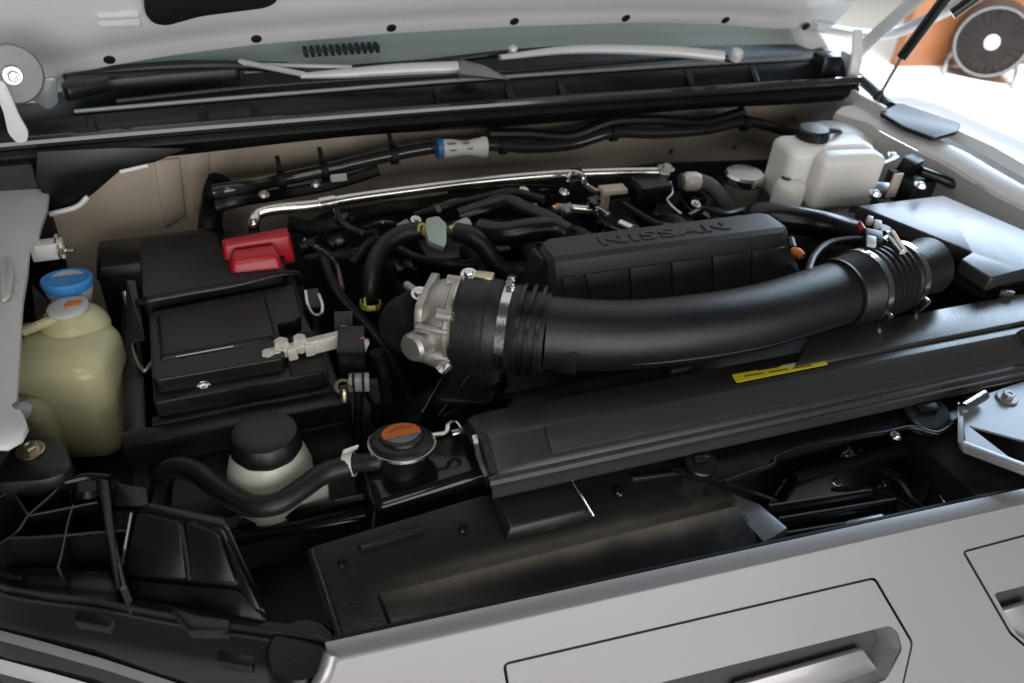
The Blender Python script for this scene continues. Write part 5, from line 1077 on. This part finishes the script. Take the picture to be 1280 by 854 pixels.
obj('clip_ear', tube([at(457, 384, z=-0.07), at(456, 374, z=-0.066), at(461, 368, z=-0.064)], 0.0022, 6, 4), M_YCL, yc)
obj('clip_ear', tube([at(460, 386, z=-0.07), at(470, 385, z=-0.068)], 0.004, 8, 1), M_YCL, yc)
# right-hand odds and ends near the brake reservoir
ab2 = thing('abs_unit', 'black and silver brake modulator with connectors beside the cream reservoir', 'brake unit', at(1130, 225, z=-0.2))
obj('unit_body', obox(at(1135, 234, z=-0.05), (1, 0, 0), (0, 1, 0), (0, 0, 1), 0.028, 0.035, 0.025, 0.004), M_BLK, ab2)
obj('metal_plate', obox(at(1098, 238, z=-0.02), (1, -0.5, 0), (0, 1, 0), (0.3, -0.4, 1), 0.018, 0.012, 0.010, 0.002), M_GRY, ab2)
obj('tan_bracket', obox(at(1118, 232, z=0.0), (0, 0, 1), (0, 1, 0), (0, -1, 0.2), 0.022, 0.010, 0.002, 0.001), M_TAN, ab2)
obj('top_connector', obox(at(1138, 206, z=-0.01), (1, 0.3, 0), (0, 1, 0), (0.1, -0.2, 1), 0.018, 0.013, 0.014, 0.003), M_BLK, ab2)
obj('ground_strap', tube([at(u, v, z=0.02) for u, v in ((1085, 212), (1100, 206), (1115, 200), (1122, 196))], 0.005, 8, 4, flat=0.5), M_GRY, ab2)
for (u, v) in ((1116, 195), (1150, 232), (1094, 242)): bolt(at(u, v, z=0.015), (0, -0.3, 1), 0.006, M_STL, ab2)
hose('brake_line_loom', 'black sleeved line running along the right inner wing panel', 'hose', ((1150, 214, -0.01), (1172, 222, -0.02), (1195, 231, -0.03), (1228, 237, -0.04)), 0.009, M_SAT)
hose('wing_trunking', 'long black trunking tucked under the right wing edge', 'trunking', ((1150, 225, -0.09), (1200, 248, -0.09), (1250, 275, -0.09), (1310, 305, -0.09)), 0.03, M_BLK)
# clutter that fills the dark gaps: pipes and connectors low in the bay
hose('loom_branch', 'dark branch of loom below the sensor block', 'wire loom', ((470, 440, -0.12), (480, 470, -0.16), (485, 500, -0.2), (488, 530, -0.26)), 0.010, M_DUL)
rh = thing('injector_rail', 'dark injector rail with small connectors behind the throttle body', 'fuel rail', at(420, 300, z=-0.25))
obj('rail', tube([at(u, v, z=-0.10) for u, v in ((380, 320), (430, 318), (480, 330), (520, 345))], 0.012, 12, 4), M_DUL, rh)
for k, (u, v) in enumerate(((385, 310), (420, 306), (450, 320), (478, 318), (505, 338))):
    obj('connector', obox(at(u, v, z=-0.085), (1, 0.3 * (k % 2), 0.1), (0, 1, 0), (0.2, -0.3, 1), 0.013, 0.009, 0.012, 0.002), M_SAT, rh)
    obj('connector_clip', obox(at(u + 4, v - 4, z=-0.072), (1, 0.3, 0), (0, 1, 0), (0, -0.3, 1), 0.005, 0.004, 0.003, 0.0008), M_GRY if k % 2 else M_BLK, rh)

# wiring strewn over the engine
ew = thing('engine_wiring', 'thin black wires and small plugs strewn over the engine behind its cover', 'wiring', at(640, 270, z=-0.2))
WP = [((540, 262), (575, 250), (620, 258), (655, 246)), ((600, 272), (640, 268), (668, 276), (690, 300)), ((690, 245), (705, 255), (700, 275), (720, 290)), ((740, 250), (745, 268), (765, 285), (790, 292)), ((780, 255), (800, 268), (822, 280), (850, 285)), ((850, 245), (862, 262), (880, 272), (900, 282)), ((455, 285), (480, 278), (505, 284), (520, 300)), ((420, 262), (430, 280), (455, 292), (470, 290)), ((640, 250), (660, 240), (690, 238), (706, 248)), ((380, 300), (400, 312), (420, 330), (428, 360)), ((860, 270), (880, 262), (905, 268), (930, 262)), ((560, 240), (600, 236), (640, 232), (700, 234))]
for k, px in enumerate(WP):
    z0 = (-0.035, -0.02, -0.05)[k % 3]
    obj('wire', tube([at(u, v, z=z0 + 0.012 * math.sin(i * 2.0 + k)) for i, (u, v) in enumerate(px)], (0.0035, 0.005, 0.0028)[k % 3], 8, 6), (M_TRIM, M_RUB, M_SAT)[k % 3], ew)
for k, (u, v) in enumerate(((548, 262), (622, 256), (690, 300), (708, 262), (792, 290), (850, 284), (742, 252), (505, 284), (428, 274), (640, 282), (884, 270), (664, 262))):
    o_ = obj('plug', obox(at(u, v, z=-0.03), (1, 0.5 * math.sin(k * 2.1), 0.2), (0, 1, 0), (0.2 * math.cos(k), -0.3, 1), 0.010, 0.007, 0.007, 0.0015), (M_SAT, M_BLK, M_SAT, M_GRY)[k % 4], ew)
    obj('plug_collar', obox(at(u, v, z=-0.021), (1, 0.5 * math.sin(k * 2.1), 0.2), (0, 1, 0), (0.2 * math.cos(k), -0.3, 1), 0.004, 0.0075, 0.002, 0.0006), (M_TRIM, M_GRY)[k % 2], o_)
for (u, v) in ((330, 243), (395, 230), (520, 275), (655, 238), (705, 240), (870, 255)):
    bolt(at(u, v, z=-0.03), (0.1, -0.4, 1), 0.005, M_STL, ew)
